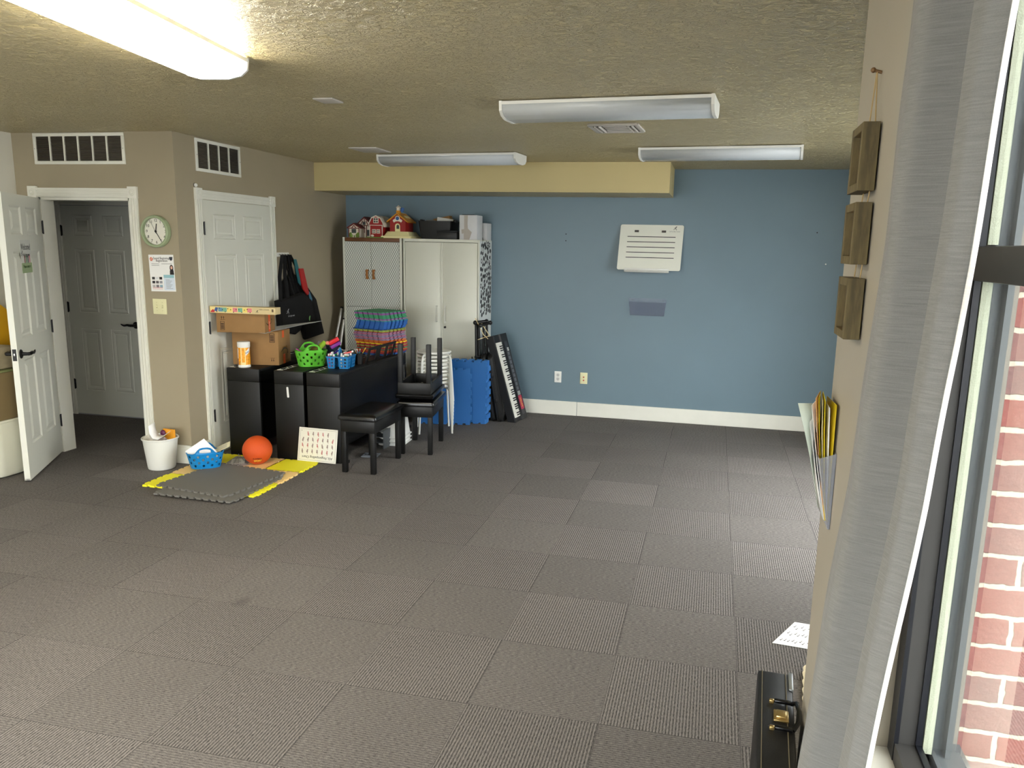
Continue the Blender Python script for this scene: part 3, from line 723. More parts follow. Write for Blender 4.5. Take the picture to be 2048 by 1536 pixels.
# black instrument case standing against the pier
t = thing('instrument_case', 'black instrument case with brass latch standing below the curtain', 'case', (1.055, -.98, 0), -3.4)
def lb(): return MB()
lb().box(-.052, .052, -.32, .30, .008, .398, .010).build('case_body', mat('black_vinyl', (20, 20, 21), .45, bump=.3, bscale=700), t, local=True)
for x in (-.038, .032): lb().box(x-.0012, x+.0012, -.31, .29, .3985, .4, 0).build('stitching', mat('tan_thread', (112, 104, 84), .8), t, local=True)
lb().box(.040, .053, .20, .3, .36, .402, .002).build('edge_trim', mat('silver_trim', (176, 180, 182), .35, .8), t, local=True)
L = lb(); L.box(-.006, .036, .02, .075, .398, .405, .003); L.box(.0, .03, .03, .066, .404, .412, .004); o = L.build('latch', mat('brass', (176, 150, 96), .3, .8), t, local=True)
for y in (.115, -.02):
    lb().box(-.004, .045, y-.007, y+.007, .402, .412, .003).build('handle_strap', GLOSSB, t, local=True)
    lb().box(-.018, -.004, y-.006, y+.006, .398, .41, .003).build('strap_ring', mat('brass', (176, 150, 96)), t, local=True)
lb().tube([(.045, .115, .405), (.058, .1, .418), (.062, .05, .423), (.058, 0, .418), (.045, -.02, .405)], .007, 8).build('carry_handle', GLOSSB, t, local=True)
for sx in (-1, 1):
    for y in (-.28, .26): lb().cyl((sx*.035, y, 0), (sx*.035, y, .01), .008, n=8).build('foot', BLK, t, local=True)
b = MB()
for k in range(34): b.sphere((1.279-.0022*k+.003*math.sin(k*2.1), .07-.021*k, .0155), .0155, 10, (.95, .95, 1.))
o = b.build('twisted_rope', mat('cream_rope', (224, 214, 184), .8)); tag(o, 'thick cream twisted rope lying on the carpet behind the black case', 'rope')

# ================================================================== FURNITURE
ZP = .710    # top of the digital pianos
def piano(x0, w, label, rest=False, sticker=False):
    y0, y1 = 2.335, 3.66; x1 = x0+w
    t = thing('digital_piano', label, 'piano', ((x0+x1)/2, (y0+y1)/2, 0), 0, 'digital pianos along the closet wall')
    for y in (y0, y1-.03): MB().box(x0, x1, y, y+.03, .0, ZP-.105, .003).build('end_panel', EBONY, t)
    for ya, yb in ((y0-.002, y0+.03), (y1-.03, y1+.002)): MB().box(x0, x1, ya, yb, ZP-.1045, ZP-.001, .005).build('cheek_block', EBONY, t)
    MB().box(x0+.004, x1-.004, y0+.031, y1-.031, ZP-.10, ZP-.022).build('key_bed', EBONY, t)
    kx = x0+.008
    MB().box(kx+.048, x1-.001, y0+.03, y1-.03, ZP-.022, ZP, .004).build('sliding_lid', EBONY, t)
    b = MB(); n = 52; L = (y1-y0-.062)/n
    for k in range(n): b.box(kx, kx+.047, y0+.031+k*L+.0006, y0+.031+(k+1)*L-.0006, ZP-.021, ZP+.0005, .001, None, 1)
    b.build('white_keys', mat('key_white', (232, 230, 220), .3), t, smooth=False)
    b = MB()
    for k in range(n-1):
        if (k+5) % 7 not in (1, 4): b.box(kx+.026, kx+.047, y0+.031+(k+1)*L-.005, y0+.031+(k+1)*L+.005, ZP-.018, ZP+.008, .0015, None, 1)
    b.build('black_keys', INK, t, smooth=False)
    MB().box(x1-.055, x1-.043, y0+.03, y1-.03, .16, ZP-.10).build('back_panel', EBONY, t)
    MB().box(x0+.03, x1-.05, y0+.03, y1-.03, .10, .16, .003).build('foot_rail', EBONY, t)
    for dy in (-.07, 0, .07): MB().box(x0+.01, x0+.11, (y0+y1)/2+dy-.012, (y0+y1)/2+dy+.012, .07, .082, .004).build('pedal', mat('brass', (176, 150, 96)), t)
    for y in (y0, y1-.05): MB().box(x0+.004, x1+(.05 if rest else .018), y+.004, y+.046, .001, .03, .006).build('foot', EBONY, t)
    if rest:
        R = fr((x1-.035, 2.86, ZP+.003), (0, 1, 0), (-.0+.28, 0, 1))
        b = MB(R); b.box(0, .56, 0, .018, 0, .008).box(0, .56, .118, .140, 0, .008).box(0, .035, .018, .118, 0, .008).box(.525, .56, .018, .118, 0, .008).box(.17, .25, .018, .118, 0, .008).box(.36, .40, .018, .118, 0, .008).box(0, .56, 0, .01, 0, .03)
        o = b.build('music_rest', EBONY, t, smooth=False)
    if sticker:
        b = MB(fr((x0+.118, y0-.001, .50), (1, 0, 0), (-.06, 0, 1))); b.loft([[(x, y, z) for x, y, _ in rrect(.0085, .042, .006, 0, 4, 0, .042)] for z in (0, .0015)]); o = b.build('white_tape', PAPER, t); o['label'] = 'strip of white tape'
    return t
piano(-2.915, .285, 'black digital piano against the closet door under the cardboard boxes')
piano(-2.500, .250, 'middle black digital piano under the green basket', False, True)
piano(-2.222, .277, 'rightmost black digital piano with the music rest raised', True)

def bench(name, label, loc, rot, flip=False, W=.31, Dp=.545):
    t = thing(name, label, 'bench', loc, rot, 'black piano benches')
    F = Matrix.Rotation(PI, 4, 'X') @ T(0, 0, -.455) if flip else Matrix()
    def B(): return MB(F)
    b = B(); b.loft([rrect(W/2-.006, Dp/2-.006, .018, .405), rrect(W/2, Dp/2, .02, .411), rrect(W/2, Dp/2, .02, .430), rrect(W/2-.004, Dp/2-.004, .02, .440), rrect(W/2-.03, Dp/2-.03, .03, .452), rrect(W/2-.07, Dp/2-.08, .03, .455)]); b.build('seat', GLOSSB, t, local=True)
    b = B(); e = .018; hx, hy = W/2-.02, Dp/2-.02
    b.box(-hx, hx, -hy, -hy+e, .315, .405, .002).box(-hx, hx, hy-e, hy, .315, .405, .002).box(-hx, -hx+e, -hy+e, hy-e, .315, .405, .002).box(hx-e, hx, -hy+e, hy-e, .315, .405, .002)
    if flip: b.box(-hx+e, hx-e, -hy+e, hy-e, .398, .404)
    b.build('apron', EBONY, t, local=True)
    for sx in (-1, 1):
        for sy in (-1, 1):
            b = B(); b.box(sx*(hx-.02)-.019, sx*(hx-.02)+.019, sy*(hy-.02)-.019, sy*(hy-.02)+.019, 0, .404, .004); b.build('leg', EBONY, t, local=True)
    if flip:
        b = B(); b.tube([(-.02, -.06, .397), (-.02, -.06, .37), (0, -.05, .36), (.02, -.04, .37), (.02, -.04, .397)], .003, 6); b.build('hinge_stay', mat('steel', (170, 170, 168)), t, local=True)
    return t
bench('piano_bench', 'black piano bench nearest the camera beside the white hand sign chart', (-1.705, 2.385, 0), 0)
bench('piano_bench', 'black piano bench standing upright beneath the overturned bench', (-1.535, 3.012, 0), 9)
bench('piano_bench', 'black piano bench turned upside down on top of another bench', (-1.545, 3.008, .4565), 9, True)

# stack of white stools
STM = mat('white_powder_coat', (226, 226, 218), .4)
def stool(z, rot, label, first=None):
    if first:
        c = copy_tree(first); c.location = (-1.655, 3.625, z); c.rotation_euler = (0, 0, math.radians(rot)); c['label'] = label; return c
    t = thing('stacking_stool', label, 'stool', (-1.655, 3.625, z), rot, 'nested white stools')
    b = MB(); b.lathe([(.135, .425), (.150, .428), (.156, .436), (.155, .444), (.148, .449), (.10, .447), (.02, .446)], 36); b.build('seat', STM, t, local=True)
    for k in range(4):
        a = PI/4+k*PI/2; c, s = math.cos(a), math.sin(a)
        pts = [(r*c, r*s, q) for r, q in ((.05, .418), (.13, .420), (.155, .418), (.170, .410), (.180, .39), (.186, .36), (.198, .2), (.212, 0))]
        b = MB(); b.tube(pts, .0095, 8); b.build('leg', STM, t, local=True)
    b = MB()
    for sgn in (-1, 1): b.tube([(-.05, sgn*.05, .415), (.05, sgn*-.05, .415)], .008, 6)
    b.build('seat_brace', STM, t, local=True)
    return t
ordn = ['lowest', 'second', 'third', 'fourth', 'fifth', 'sixth', 'seventh', 'eighth', 'ninth', 'topmost']
s0 = None
for k in range(10):
    lab = 'topmost round white stool of the nested stack by the cabinet' if k == 9 else ('lowest round white stool of the nested stack by the cabinet' if k == 0 else '%s white stool counted from the bottom of the nested stack' % ordn[k])
    q = stool(.0335*k, 25+.5*k, lab, s0); s0 = s0 or q

# white upside-down bins under the bench
t0 = None
for k, lab in enumerate(('lowest of three upturned white plastic bins behind the front bench', 'middle of three upturned white plastic bins behind the front bench', 'topmost of three upturned white plastic bins behind the front bench')):
    t = thing('plastic_bin', lab, 'bin', (-1.815, 3.09, .032*k), 4, 'upturned white bins')
    b = MB(); b.loft([rrect(.104, .125, .025, 0), rrect(.108, .129, .028, .003), rrect(.108, .129, .028, .012), rrect(.100, .121, .025, .016), rrect(.080, .098, .022, .20), rrect(.075, .093, .02, .205)], False, True); b.build('bin_body', WHITE, t, local=True)
    b = MB(); b.loft([rrect(.109, .130, .028, .002), rrect(.113, .134, .03, .005), rrect(.113, .134, .03, .011), rrect(.109, .130, .028, .014)], False, False); b.build('rim', WHITE, t, local=True)
t = thing('letter_tray', 'small grey three tier wire tray on the floor behind the front bench', 'tray', (-2.0, 2.80, 0))
GRM = mat('grey_steel', (92, 96, 98), .5, .4)
t.location = (-1.86, 2.92, 0); b = MB()
for k in range(3): b.box(-.055, .045, -.08, .08, .05+.05*k, .054+.05*k, .001, Matrix.Shear('XZ', 4, (.12, 0)) if False else None)
b.build('shelf', GRM, t, local=True)
MB().box(.040, .048, -.08, .08, 0, .158, .002).box(-.058, -.052, -.08, -.07, 0, .158).box(-.058, -.052, .07, .08, 0, .158).build('frame', GRM, t, local=True)
t = thing('floor_grate', 'grey slotted plastic plate on the carpet behind the front bench legs', 'plate', (-1.75, 2.74, 0), 6)
t.location = (-1.80, 2.62, 0)
b = MB(fr((-.09, -.06, .004), (1, 0, 0), (0, 1, .03))); w, h = .13, .11
b.box(0, w, 0, .05, 0, .006).box(0, w, h-.012, h, 0, .006)
for k in range(6): b.box(k*(w-.01)/5, k*(w-.01)/5+.01, .05, h-.012, 0, .006)
b.build('plate', mat('grey_blue_plastic', (126, 132, 140), .5), t, local=True, smooth=False)

# ------------------------------------------------------------------ cabinets
CABW = mat('cabinet_off_white', (212, 212, 198), .38); BRN = mat('brown_wood', (104, 64, 34), .5, noise=.15, nscale=20)
YF = 4.25; ZC = 1.752
t = thing('lattice_cabinet', 'tall cabinet papered with dark lattice pattern on white left of plain cabinet', 'cabinet', (-2.535, 4.45, 0))
X0, X1 = -2.852, -2.222
b = MB().box(X0, X0+.02, YF+.002, YB-.03, 0, ZC).box(X1-.022, X1, YF+.002, YB-.03, 0, ZC).box(X0+.02, X1-.022, YF+.03, YB-.03, ZC-.02, ZC-.002).box(X0+.02, X1-.022, YB-.045, YB-.03, 0, ZC).box(X0+.02, X1-.022, YF+.03, YB-.045, .02, .06)
b.build('cabinet_body', CABW, t, bev=.0015)
MB().box(X0+.021, X1-.023, YF+.004, YF+.024, ZC-.037, ZC-.001, .002).build('top_rail', BRN, t)
XM = -2.55
for a, c in ((X0+.022, XM-.0015), (XM+.0015, X1-.024)):
    d = MB().box(a, c, YF+.006, YF+.024, 1.068, ZC-.040).build('door', LATT, t, smooth=False)
    x = XM-.040 if a < XM-.1 else XM+.030
    b = MB(); b.box(x-.012, x+.012, YF-.018, YF-.010, 1.345, 1.440, .003).box(x-.012, x+.012, YF-.012, YF+.006, 1.345, 1.362, .002).box(x-.012, x+.012, YF-.012, YF+.006, 1.423, 1.440, .002); b.build('handle', mat('caramel_wood', (150, 96, 40), .4), d)
for a, c in ((X0+.022, XM-.0015), (XM+.0015, X1-.024)): MB().box(a, c, YF+.010, YF+.024, .06, 1.064).build('door', LATT, t, smooth=False)

t = thing('steel_cabinet', 'tall plain off white cabinet with two doors and black note decals on its side', 'cabinet', (-1.815, 4.45, 0))
X0, X1 = -2.205, -1.422
b = MB().box(X0, X0+.016, YF, YB-.01, 0, ZC).box(X1-.016, X1, YF, YB-.01, 0, ZC).box(X0+.016, X1-.016, YF, YB-.01, ZC-.028, ZC).box(X0+.016, X1-.016, YF, YB-.01, 0, .05).box(X0+.016, X1-.016, YB-.02, YB-.01, .05, ZC-.028)
b.build('cabinet_body', CABW, t, bev=.002)
XM = -1.803
for s, a, c in ((-1, X0+.019, XM-.012), (1, XM+.006, X1-.019)):
    d = MB().box(a, c, YF+.004, YF+.022, .053, ZC-.032, .002).build('door', CABW, t)
    x = -1.858 if s < 0 else -1.767
    b = MB(); b.box(x-.006, x+.006, YF-.026, YF-.016, .945, 1.108, .003).box(x-.006, x+.006, YF-.018, YF+.004, .945, .955).box(x-.006, x+.006, YF-.018, YF+.004, 1.098, 1.108); b.build('handle', mat('pale_grey_handle', (200, 200, 190), .35), d)
MB().box(XM-.011, XM+.005, YF-.001, YF+.018, .053, ZC-.032, .002).build('astragal', CABW, t)
MB().cyl((-1.772, YF-.006, .897), (-1.772, YF+.004, .897), .011, n=14).build('lock', BLK, t)
MB().box(X1, X1+.0012, YF+.012, YB-.012, .06, ZC-.012).build('side_paper', mat('decal_paper', (216, 220, 216), .5), t, smooth=False)
b = MB(); SMx = fr((X1+.0014, YF+.02, 0), (0, 1, 0), (0, 0, 1)); rnd = random.Random(3)
def ell(cx, cy, rx, ry, rot=0., n=12):
    c, s = math.cos(rot), math.sin(rot)
    b.prism([(cx+c*rx*math.cos(2*PI*k/n)-s*ry*math.sin(2*PI*k/n), cy+s*rx*math.cos(2*PI*k/n)+c*ry*math.sin(2*PI*k/n)) for k in range(n)], .0006, SMx)
def ring(cx, cy, rx, ry, n=12):
    o = [(cx+rx*math.cos(2*PI*k/n), cy+ry*math.sin(2*PI*k/n)) for k in range(n)]; i = [(cx+(x-cx)*.55, cy+(y-cy)*.6) for x, y in o]
    for k in range(n): j = (k+1) % n; b.prism([o[k], o[j], i[j], i[k]], .0006, SMx)
placed = []
tries = 0
while len(placed) < 74 and tries < 3000:
    tries += 1
    x, z = rnd.uniform(.03, .36), rnd.uniform(1.02, 1.72)
    if any(abs(x-p)/1.35 < .036 and abs(z-q) < .036 for p, q in placed): continue
    placed.append((x, z)); r = rnd.random()
    if r < .5: ell(x, z, .026, .022, rnd.uniform(-.5, .5))
    elif r < .66: ring(x, z, .024, .024)
    else:
        ell(x, z, .022, .016, .4); b.prism([(x+.016, z), (x+.022, z), (x+.026, z+.075), (x+.020, z+.075)], .0006, SMx)
        if r > .84: b.prism([(x+.02, z+.075), (x+.026, z+.075), (x+.05, z+.045), (x+.045, z+.04)], .0006, SMx)
b.prism([(.10, 1.60), (.106, 1.60), (.20, 1.52), (.195, 1.515)], .0006, SMx); b.prism([(.12, 1.72), (.20, 1.70), (.27, 1.66), (.26, 1.58), (.25, 1.65), (.19, 1.685)], .0006, SMx)
b.build('note_decals', INK, t, smooth=False)

# ------------------------------------------------------------------ things on the cabinets
RED = mat('toy_red', (150, 26, 22), .45); CRM = mat('toy_cream', (226, 216, 160), .45); YLR = mat('toy_amber', (198, 134, 26), .45)
MAR = mat('toy_maroon', (104, 28, 22), .5); TWH = mat('toy_white', (224, 214, 196), .5); DKW = mat('toy_dark_window', (58, 62, 60), .4); GRN = mat('toy_green', (104, 128, 44), .5)
zt = ZC+.0005
t = thing('toy_tudor_house', 'toy half timbered house with maroon roof on the left of the cabinet top', 'toy house', (-2.72, 4.40, zt))
def gable(x0, x1, y0, y1, zE, zR, m, name='wall'):
    xm = (x0+x1)/2; b = MB(fr((0, y0, 0), (1, 0, 0), (0, 0, 1)))
    b.prism([(x0, zt), (x1, zt), (x1, zE), (xm, zR), (x0, zE)], -(y1-y0)); return b.build(name, m, t, smooth=False)
def roof(x0, x1, y0, y1, zE, zR, m, ov=.012, th=.012):
    xm = (x0+x1)/2; b = MB(fr((0, y0, 0), (1, 0, 0), (0, 0, 1)))
    sl = (zR-zE)/(xm-x0); xo = x0-ov; zo = zE-sl*ov
    b.prism([(xo, zo), (xm, zR), (2*xm-xo, zo), (2*xm-xo, zo+th), (xm, zR+th*1.25), (xo, zo+th)], -(y1-y0)-.008, None, .008); return b.build('roof', m, t, smooth=False)
def strip(par, y, pts, w, m, name):
    b = MB(fr((0, y, 0), (1, 0, 0), (0, 0, 1)))
    for (x0, z0, x1, z1) in pts:
        d = math.hypot(x1-x0, z1-z0); nx, nz = -(z1-z0)/d*w/2, (x1-x0)/d*w/2
        b.prism([(x0+nx, z0+nz), (x0-nx, z0-nz), (x1-nx, z1-nz), (x1+nx, z1+nz)], .003)
    return b.build(name, m, par, smooth=False)
gable(-2.765, -2.60, 4.40, 4.58, 1.875, 1.945, TWH); roof(-2.765, -2.60, 4.40, 4.58, 1.875, 1.945, MAR)
gable(-2.805, -2.685, 4.29, 4.40, 1.845, 1.88, TWH); roof(-2.805, -2.685, 4.29, 4.40, 1.845, 1.88, MAR)
strip(t, 4.399, [(-2.76, 1.76, -2.76, 1.875), (-2.605, 1.76, -2.605, 1.875), (-2.76, 1.872, -2.605, 1.872), (-2.725, 1.872, -2.7, 1.92), (-2.64, 1.872, -2.665, 1.92), (-2.66, 1.76, -2.66, 1.872), (-2.682, 1.8, -2.682, 1.94), (-2.76, 1.89, -2.70, 1.872)], .008, MAR, 'timber')
strip(t, 4.289, [(-2.80, 1.755, -2.80, 1.845), (-2.69, 1.755, -2.69, 1.845), (-2.80, 1.842, -2.69, 1.842), (-2.77, 1.842, -2.745, 1.87), (-2.72, 1.842, -2.745, 1.87)], .008, MAR, 'timber')
MB().box(-2.768, -2.722, 4.284, 4.29, 1.795, 1.835).build('window', DKW, t); MB().box(-2.70, -2.67, 4.394, 4.4, 1.88, 1.91).build('window', DKW, t); MB().box(-2.655, -2.62, 4.394, 4.4, 1.77, 1.83).build('window', DKW, t)
b = MB()
for x, z in ((-2.785, .02), (-2.765, .025), (-2.74, .018), (-2.715, .03), (-2.70, .04), (-2.78, .04)): b.sphere((x, 4.285, zt+z*.6), z*.55, 8, (.7, .3, 1.2))
b.build('painted_bushes', GRN, t)
t = thing('toy_barn', 'red toy barn with white gambrel roof between the other two toy houses', 'toy house', (-2.50, 4.40, zt))
BX0, BX1, bm_ = -2.572, -2.432, -2.502
prof_ = [(BX0, zt), (BX1, zt), (BX1, 1.875), (BX1-.006, 1.90), (BX1-.03, 1.945), (bm_, 1.962), (BX0+.03, 1.945), (BX0+.006, 1.90), (BX0, 1.875)]
MB(fr((0, 4.28, 0), (1, 0, 0), (0, 0, 1))).prism(prof_, -.24).build('barn_wall', RED, t, smooth=False)
ro = [(BX0-.012, 1.868), (BX0-.004, 1.902), (BX0+.024, 1.950), (bm_, 1.970), (BX1-.024, 1.950), (BX1+.004, 1.902), (BX1+.012, 1.868)]
b = MB(fr((0, 4.28, 0), (1, 0, 0), (0, 0, 1))); b.prism(ro+[(x, z-.010) for x, z in ro[::-1]], -.255, None, .010); b.build('roof', TWH, t, smooth=False)
strip(t, 4.279, [(BX0+.004, zt, BX0+.004, 1.872), (BX1-.004, zt, BX1-.004, 1.872), (BX0, 1.874, BX1, 1.874)], .006, TWH, 'trim')
def wnd(x0, x1, z0, z1, y, mm=TWH, pane=DKW, bars=1):
    b = MB().box(x0, x1, y-.004, y, z0, z1); o = b.build('window', mm, t, smooth=False)
    n = bars+1; w = (x1-x0-.006*(n+1))/n
    for k in range(n):
        for q in range(2): MB().box(x0+.006+k*(w+.006), x0+.006+k*(w+.006)+w, y-.0055, y-.003, z0+.006+q*(z1-z0-.006)/2, z0+(q+1)*(z1-z0-.006)/2).build('pane', pane, o, smooth=False)
wnd(bm_-.027, bm_+.027, 1.895, 1.948, 4.279); wnd(bm_-.042, bm_-.002, 1.795, 1.835, 4.279); wnd(bm_+.006, bm_+.042, 1.795, 1.835, 4.279)
MB().box(BX0-.03, BX1+.015, 4.255, 4.28, zt, zt+.008).build('grass_base', GRN, t)
MB().sphere((BX0+.035, 4.268, zt+.02), .014, 8, (1.2, .6, .9)).build('painted_hen', TWH, t)
t = thing('toy_schoolhouse', 'red toy schoolhouse with amber roof and bell tower on pale yellow base', 'toy house', (-2.29, 4.40, zt))
b = MB(); b.loft([rrect(.16, .16, .01, zt, 2, -2.287, 4.42), rrect(.16, .16, .01, zt+.02, 2, -2.287, 4.42), rrect(.135, .14, .01, zt+.022, 2, -2.287, 4.42), rrect(.11, .115, .01, zt+.065, 2, -2.287, 4.42)]); b.build('base', CRM, t, smooth=False)
z0 = zt+.066
b = MB(fr((0, 4.32, 0), (1, 0, 0), (0, 0, 1))); b.prism([(-2.372, z0), (-2.208, z0), (-2.208, 1.925), (-2.29, 1.985), (-2.372, 1.925)], -.20); b.build('school_wall', RED, t, smooth=False)
roof(-2.372, -2.208, 4.31, 4.53, 1.925, 1.985, YLR, .028, .012)
b = MB().box(-2.308, -2.272, 4.33, 4.366, 1.97, 2.022); b.build('tower', YLR, t, smooth=False)
b = MB(); b.box(-2.304, -2.276, 4.334, 4.362, 2.022, 2.05); b.loft([[(-2.312, 4.326, 2.05), (-2.268, 4.326, 2.05), (-2.268, 4.37, 2.05), (-2.312, 4.37, 2.05)], [(-2.291, 4.347, 2.073), (-2.289, 4.347, 2.073), (-2.289, 4.349, 2.073), (-2.291, 4.349, 2.073)]]); b.build('belfry', TWH, t, smooth=False)
MB().cyl((-2.262, 4.36, 2.01), (-2.25, 4.36, 2.05), .016, n=12).build('bell', mat('toy_blue', (46, 90, 150), .4), t)
CF = fr((-2.29, 4.3185, 1.945), (1, 0, 0), (0, 0, 1))
MB(CF).lathe([(.026, 0), (.026, .004)], 20).build('clock_face', TWH, t); MB(CF).lathe([(.018, .004), (.018, .005)], 20).build('clock_centre', mat('toy_blue', (46, 90, 150)), t)
b = MB(fr((-2.29, 4.319, z0), (1, 0, 0), (0, 0, 1))); b.prism([(-.026, 0), (.026, 0), (.026, .05)]+[(.026*math.cos(k*PI/8), .05+.028*math.sin(k*PI/8)) for k in range(1, 8)]+[(-.026, .05)], .004); dd_ = b.build('school_door', CRM, t)
b = MB(fr((-2.286, 4.3145, z0), (1, 0, 0), (0, 0, 1))); b.prism([(-.014, .025), (.014, .025), (.014, .05)]+[(.014*math.cos(k*PI/8), .05+.016*math.sin(k*PI/8)) for k in range(1, 8)]+[(-.014, .05)], .001); b.build('door_window', DKW, dd_)
b = MB(fr((-2.29, 4.319, z0+.085), (1, 0, 0), (0, 0, 1))); b.prism([(.05*math.cos(k*PI/10), .018+.022*math.sin(k*PI/10)) for k in range(11)]+[(.036*math.cos(k*PI/10), .014*math.sin(k*PI/10)) for k in range(10, -1, -1)], .003); b.build('sign_arch', TWH, t)
MB(fr((-2.235, 4.42, 1.963), (0, 1, 0), (-.8, 0, .6))).box(-.05, .05, -.02, .012, .0, .004).build('skylight', CRM, t)

BLKP = mat('black_plastic', (17, 17, 18), .45)
t = thing('storage_bin', 'open black storage bin full of odds and ends on the plain cabinet', 'bin', (-1.90, 4.47, zt))
b = MB(); Lx, Ly = .175, .13
b.loft([rrect(Lx-.02, Ly-.02, .02, zt, 4, -1.915, 4.48), rrect(Lx, Ly, .02, zt+.175, 4, -1.915, 4.48), rrect(Lx-.006, Ly-.006, .016, zt+.175, 4, -1.915, 4.48), rrect(Lx-.024, Ly-.024, .018, zt+.006, 4, -1.915, 4.48)], True, True); b.build('bin_body', BLKP, t)
for s in (-1, 1): MB().box(-1.915+s*Lx-.012, -1.915+s*Lx+.012, 4.44, 4.52, zt+.165, zt+.19, .004).build('handle', BLKP, t)
o = MB(T(-1.84, 4.46, zt+.10) @ rz(8) @ Matrix.Rotation(.12, 4, 'Y')).box(-.085, .075, -.05, .05, 0, .105, .002).build('white_carton', mat('white_card', (206, 206, 200), .5)); tag(o, 'flat white carton lying on top of the black bin contents', 'box')
o = MB(T(-1.87, 4.50, zt+.09) @ rz(-12) @ Matrix.Rotation(-.18, 4, 'Y')).box(-.09, .10, -.03, .03, 0, .125, .002).build('brown_parcel', CARD); tag(o, 'brown parcel sticking out of the black bin behind white carton', 'box')
o = MB(T(-2.0, 4.47, zt+.07) @ rz(14)).box(-.04, .05, -.05, .05, 0, .115, .004).build('grey_pouch', mat('grey_card', (130, 128, 122), .7)); tag(o, 'grey card box in the left end of the black bin', 'box')
t = thing('black_case', 'low black box in front of the open black bin on cabinet', 'box', (-1.75, 4.31, zt))
MB().box(-1.862, -1.655, 4.262, 4.345, zt, zt+.07, .006).build('case_body', mat('soft_black', (28, 28, 29), .5), t); MB().box(-1.862, -1.655, 4.260, 4.346, zt+.07, zt+.082, .004).build('lid', mat('soft_black', (28, 28, 29)), t)
t = thing('white_box', 'taller white carton with torn tape on the right end of the plain cabinet', 'box', (-1.545, 4.37, zt))
WC = mat('white_carton_board', (204, 204, 204), .6, noise=.03, nscale=10)
MB().box(-1.633, -1.457, 4.275, 4.46, zt, zt+.232, .002).build('carton', WC, t)
b = MB(fr((-1.633, 4.2745, zt), (1, 0, 0), (0, 0, 1))); b.prism([(.045, 0), (.10, 0), (.125, .07), (.085, .105), (.082, .15), (.085, .23), (.048, .23), (.048, .10), (.02, .095), (.024, .055), (.044, .06)], .0008); b.build('torn_tape', mat('torn_paper', (172, 164, 154), .7), t, smooth=False)
MB(T(-1.56, 4.37, zt+.2325) @ rz(5)).box(-.06, .06, -.07, .06, 0, .006, .002).build('black_lid', BLKP, t)
o = MB().box(-1.492, -1.424, 4.50, 4.66, zt, zt+.165, .002).build('small_white_box', WC); tag(o, 'shorter white carton behind the taller one at cabinet corner', 'box')

# ------------------------------------------------------------------ foam tiles
def foam_poly(w, h, nx, ny, d=.011):
    def side(L, n, ph):
        out = []; s = L/(2*n+1)
        for k in range(2*n+1):
            o = d if (k+ph) % 2 == 0 else 0
            k0, k1 = k*s, (k+1)*s; e = .12*s
            if o: out += [(k0-e if k else k0, o), (k1+e if k < 2*n else k1, o)]
            else: out += [(k0+e, 0), (k1-e, 0)]
        return out
    P = []
    P += [(x, -o) for x, o in side(w, nx, 0)]
    P += [(w+o, y) for y, o in side(h, ny, 1)]
    P += [(w-x, h+o) for x, o in side(w, nx, 0)]
    P += [(-o, h-y) for y, o in side(h, ny, 1)]
    return P
def foam(w, n, M, th, m, name, label, grp, wh=None, d=.011, cat='foam tile', edge=None):
    P = foam_poly(w, wh or w, n, int(n*(wh or w)/w+.5), d)
    b = MB(M); b.prism(P, th); o = b.build(name, m, None, smooth=False); tag(o, label, cat, grp)
    if edge:
        o.data.materials.append(edge); z = (M.to_3x3() @ Vector((0, 0, 1))).normalized()
        for p in o.data.polygons:
            if abs(p.normal.dot(z)) < .5: p.material_index = 1
    return o
FY = mat('foam_yellow', (248, 240, 42), .7); FP = mat('foam_peach', (244, 208, 138), .7); FG = mat('foam_dark_grey', (110, 108, 102), .75, bump=.2, bscale=600)
S_ = .292; F0 = T(-2.985, 1.425, .0005) @ rz(0)
lab = {(0, 0): 'yellow foam floor tile at the front left corner of play mat', (2, 0): 'yellow foam floor tile at the front right edge of play mat', (0, 1): 'peach foam floor tile under the blue basket on the left', (2, 1): 'peach foam floor tile at the right edge between yellow tiles',
       (0, 2): 'yellow foam floor tile under the loose papers at the wall', (1, 2): 'peach foam floor tile under the orange ball', (2, 2): 'yellow foam floor tile in front of the white hand sign chart'}
for (i, j), l in lab.items():
    foam(S_-.0145, 4, F0 @ T(i*S_, j*S_*1.0, 0), .012, FY if (i+j) % 2 == 0 else FP, 'foam_floor_tile', l, 'yellow and peach floor tiles', None, .0125)
foam(.585, 10, T(-2.765, 1.268, .0128) @ rz(-1.5), .0115, FG, 'foam_floor_tile', 'lower of two dark grey foam tiles, peeking out at the front', 'grey floor tiles', None, .017)
foam(.585, 10, T(-2.842, 1.395, .0246) @ rz(-8.5), .0115, FG, 'foam_floor_tile', 'upper of two dark grey foam tiles lying on the yellow ones', 'grey floor tiles', None, .017)

# colourful stack of small foam tiles on the pianos
CST = {'g': ('green', (62, 148, 104)), 'p': ('purple', (140, 84, 148)), 'b': ('blue', (44, 98, 172)), 'd': ('dark blue', (30, 66, 120)), 't': ('teal', (60, 140, 150)), 'l': ('lime', (150, 166, 76)), 'r': ('red', (164, 54, 60)), 'm': ('mauve', (142, 126, 154)), 'k': ('pink', (188, 104, 132)), 'o': ('orange', (204, 108, 48)), 'y': ('yellow', (200, 180, 80)), 'w': ('white', (206, 204, 198))}
seq = 'bbrrorgrrlrryooommkmmmkmrlldbbbbbbbbtmpggggppg'
cnt = {}; th = (1.098-ZP-.001)/len(seq); rn = random.Random(11)
nth = ['', 'first', 'second', 'third', 'fourth', 'fifth', 'sixth', 'seventh', 'eighth', 'ninth', 'tenth', 'eleventh', 'twelfth']
tot = {c: seq.count(c) for c in set(seq)}
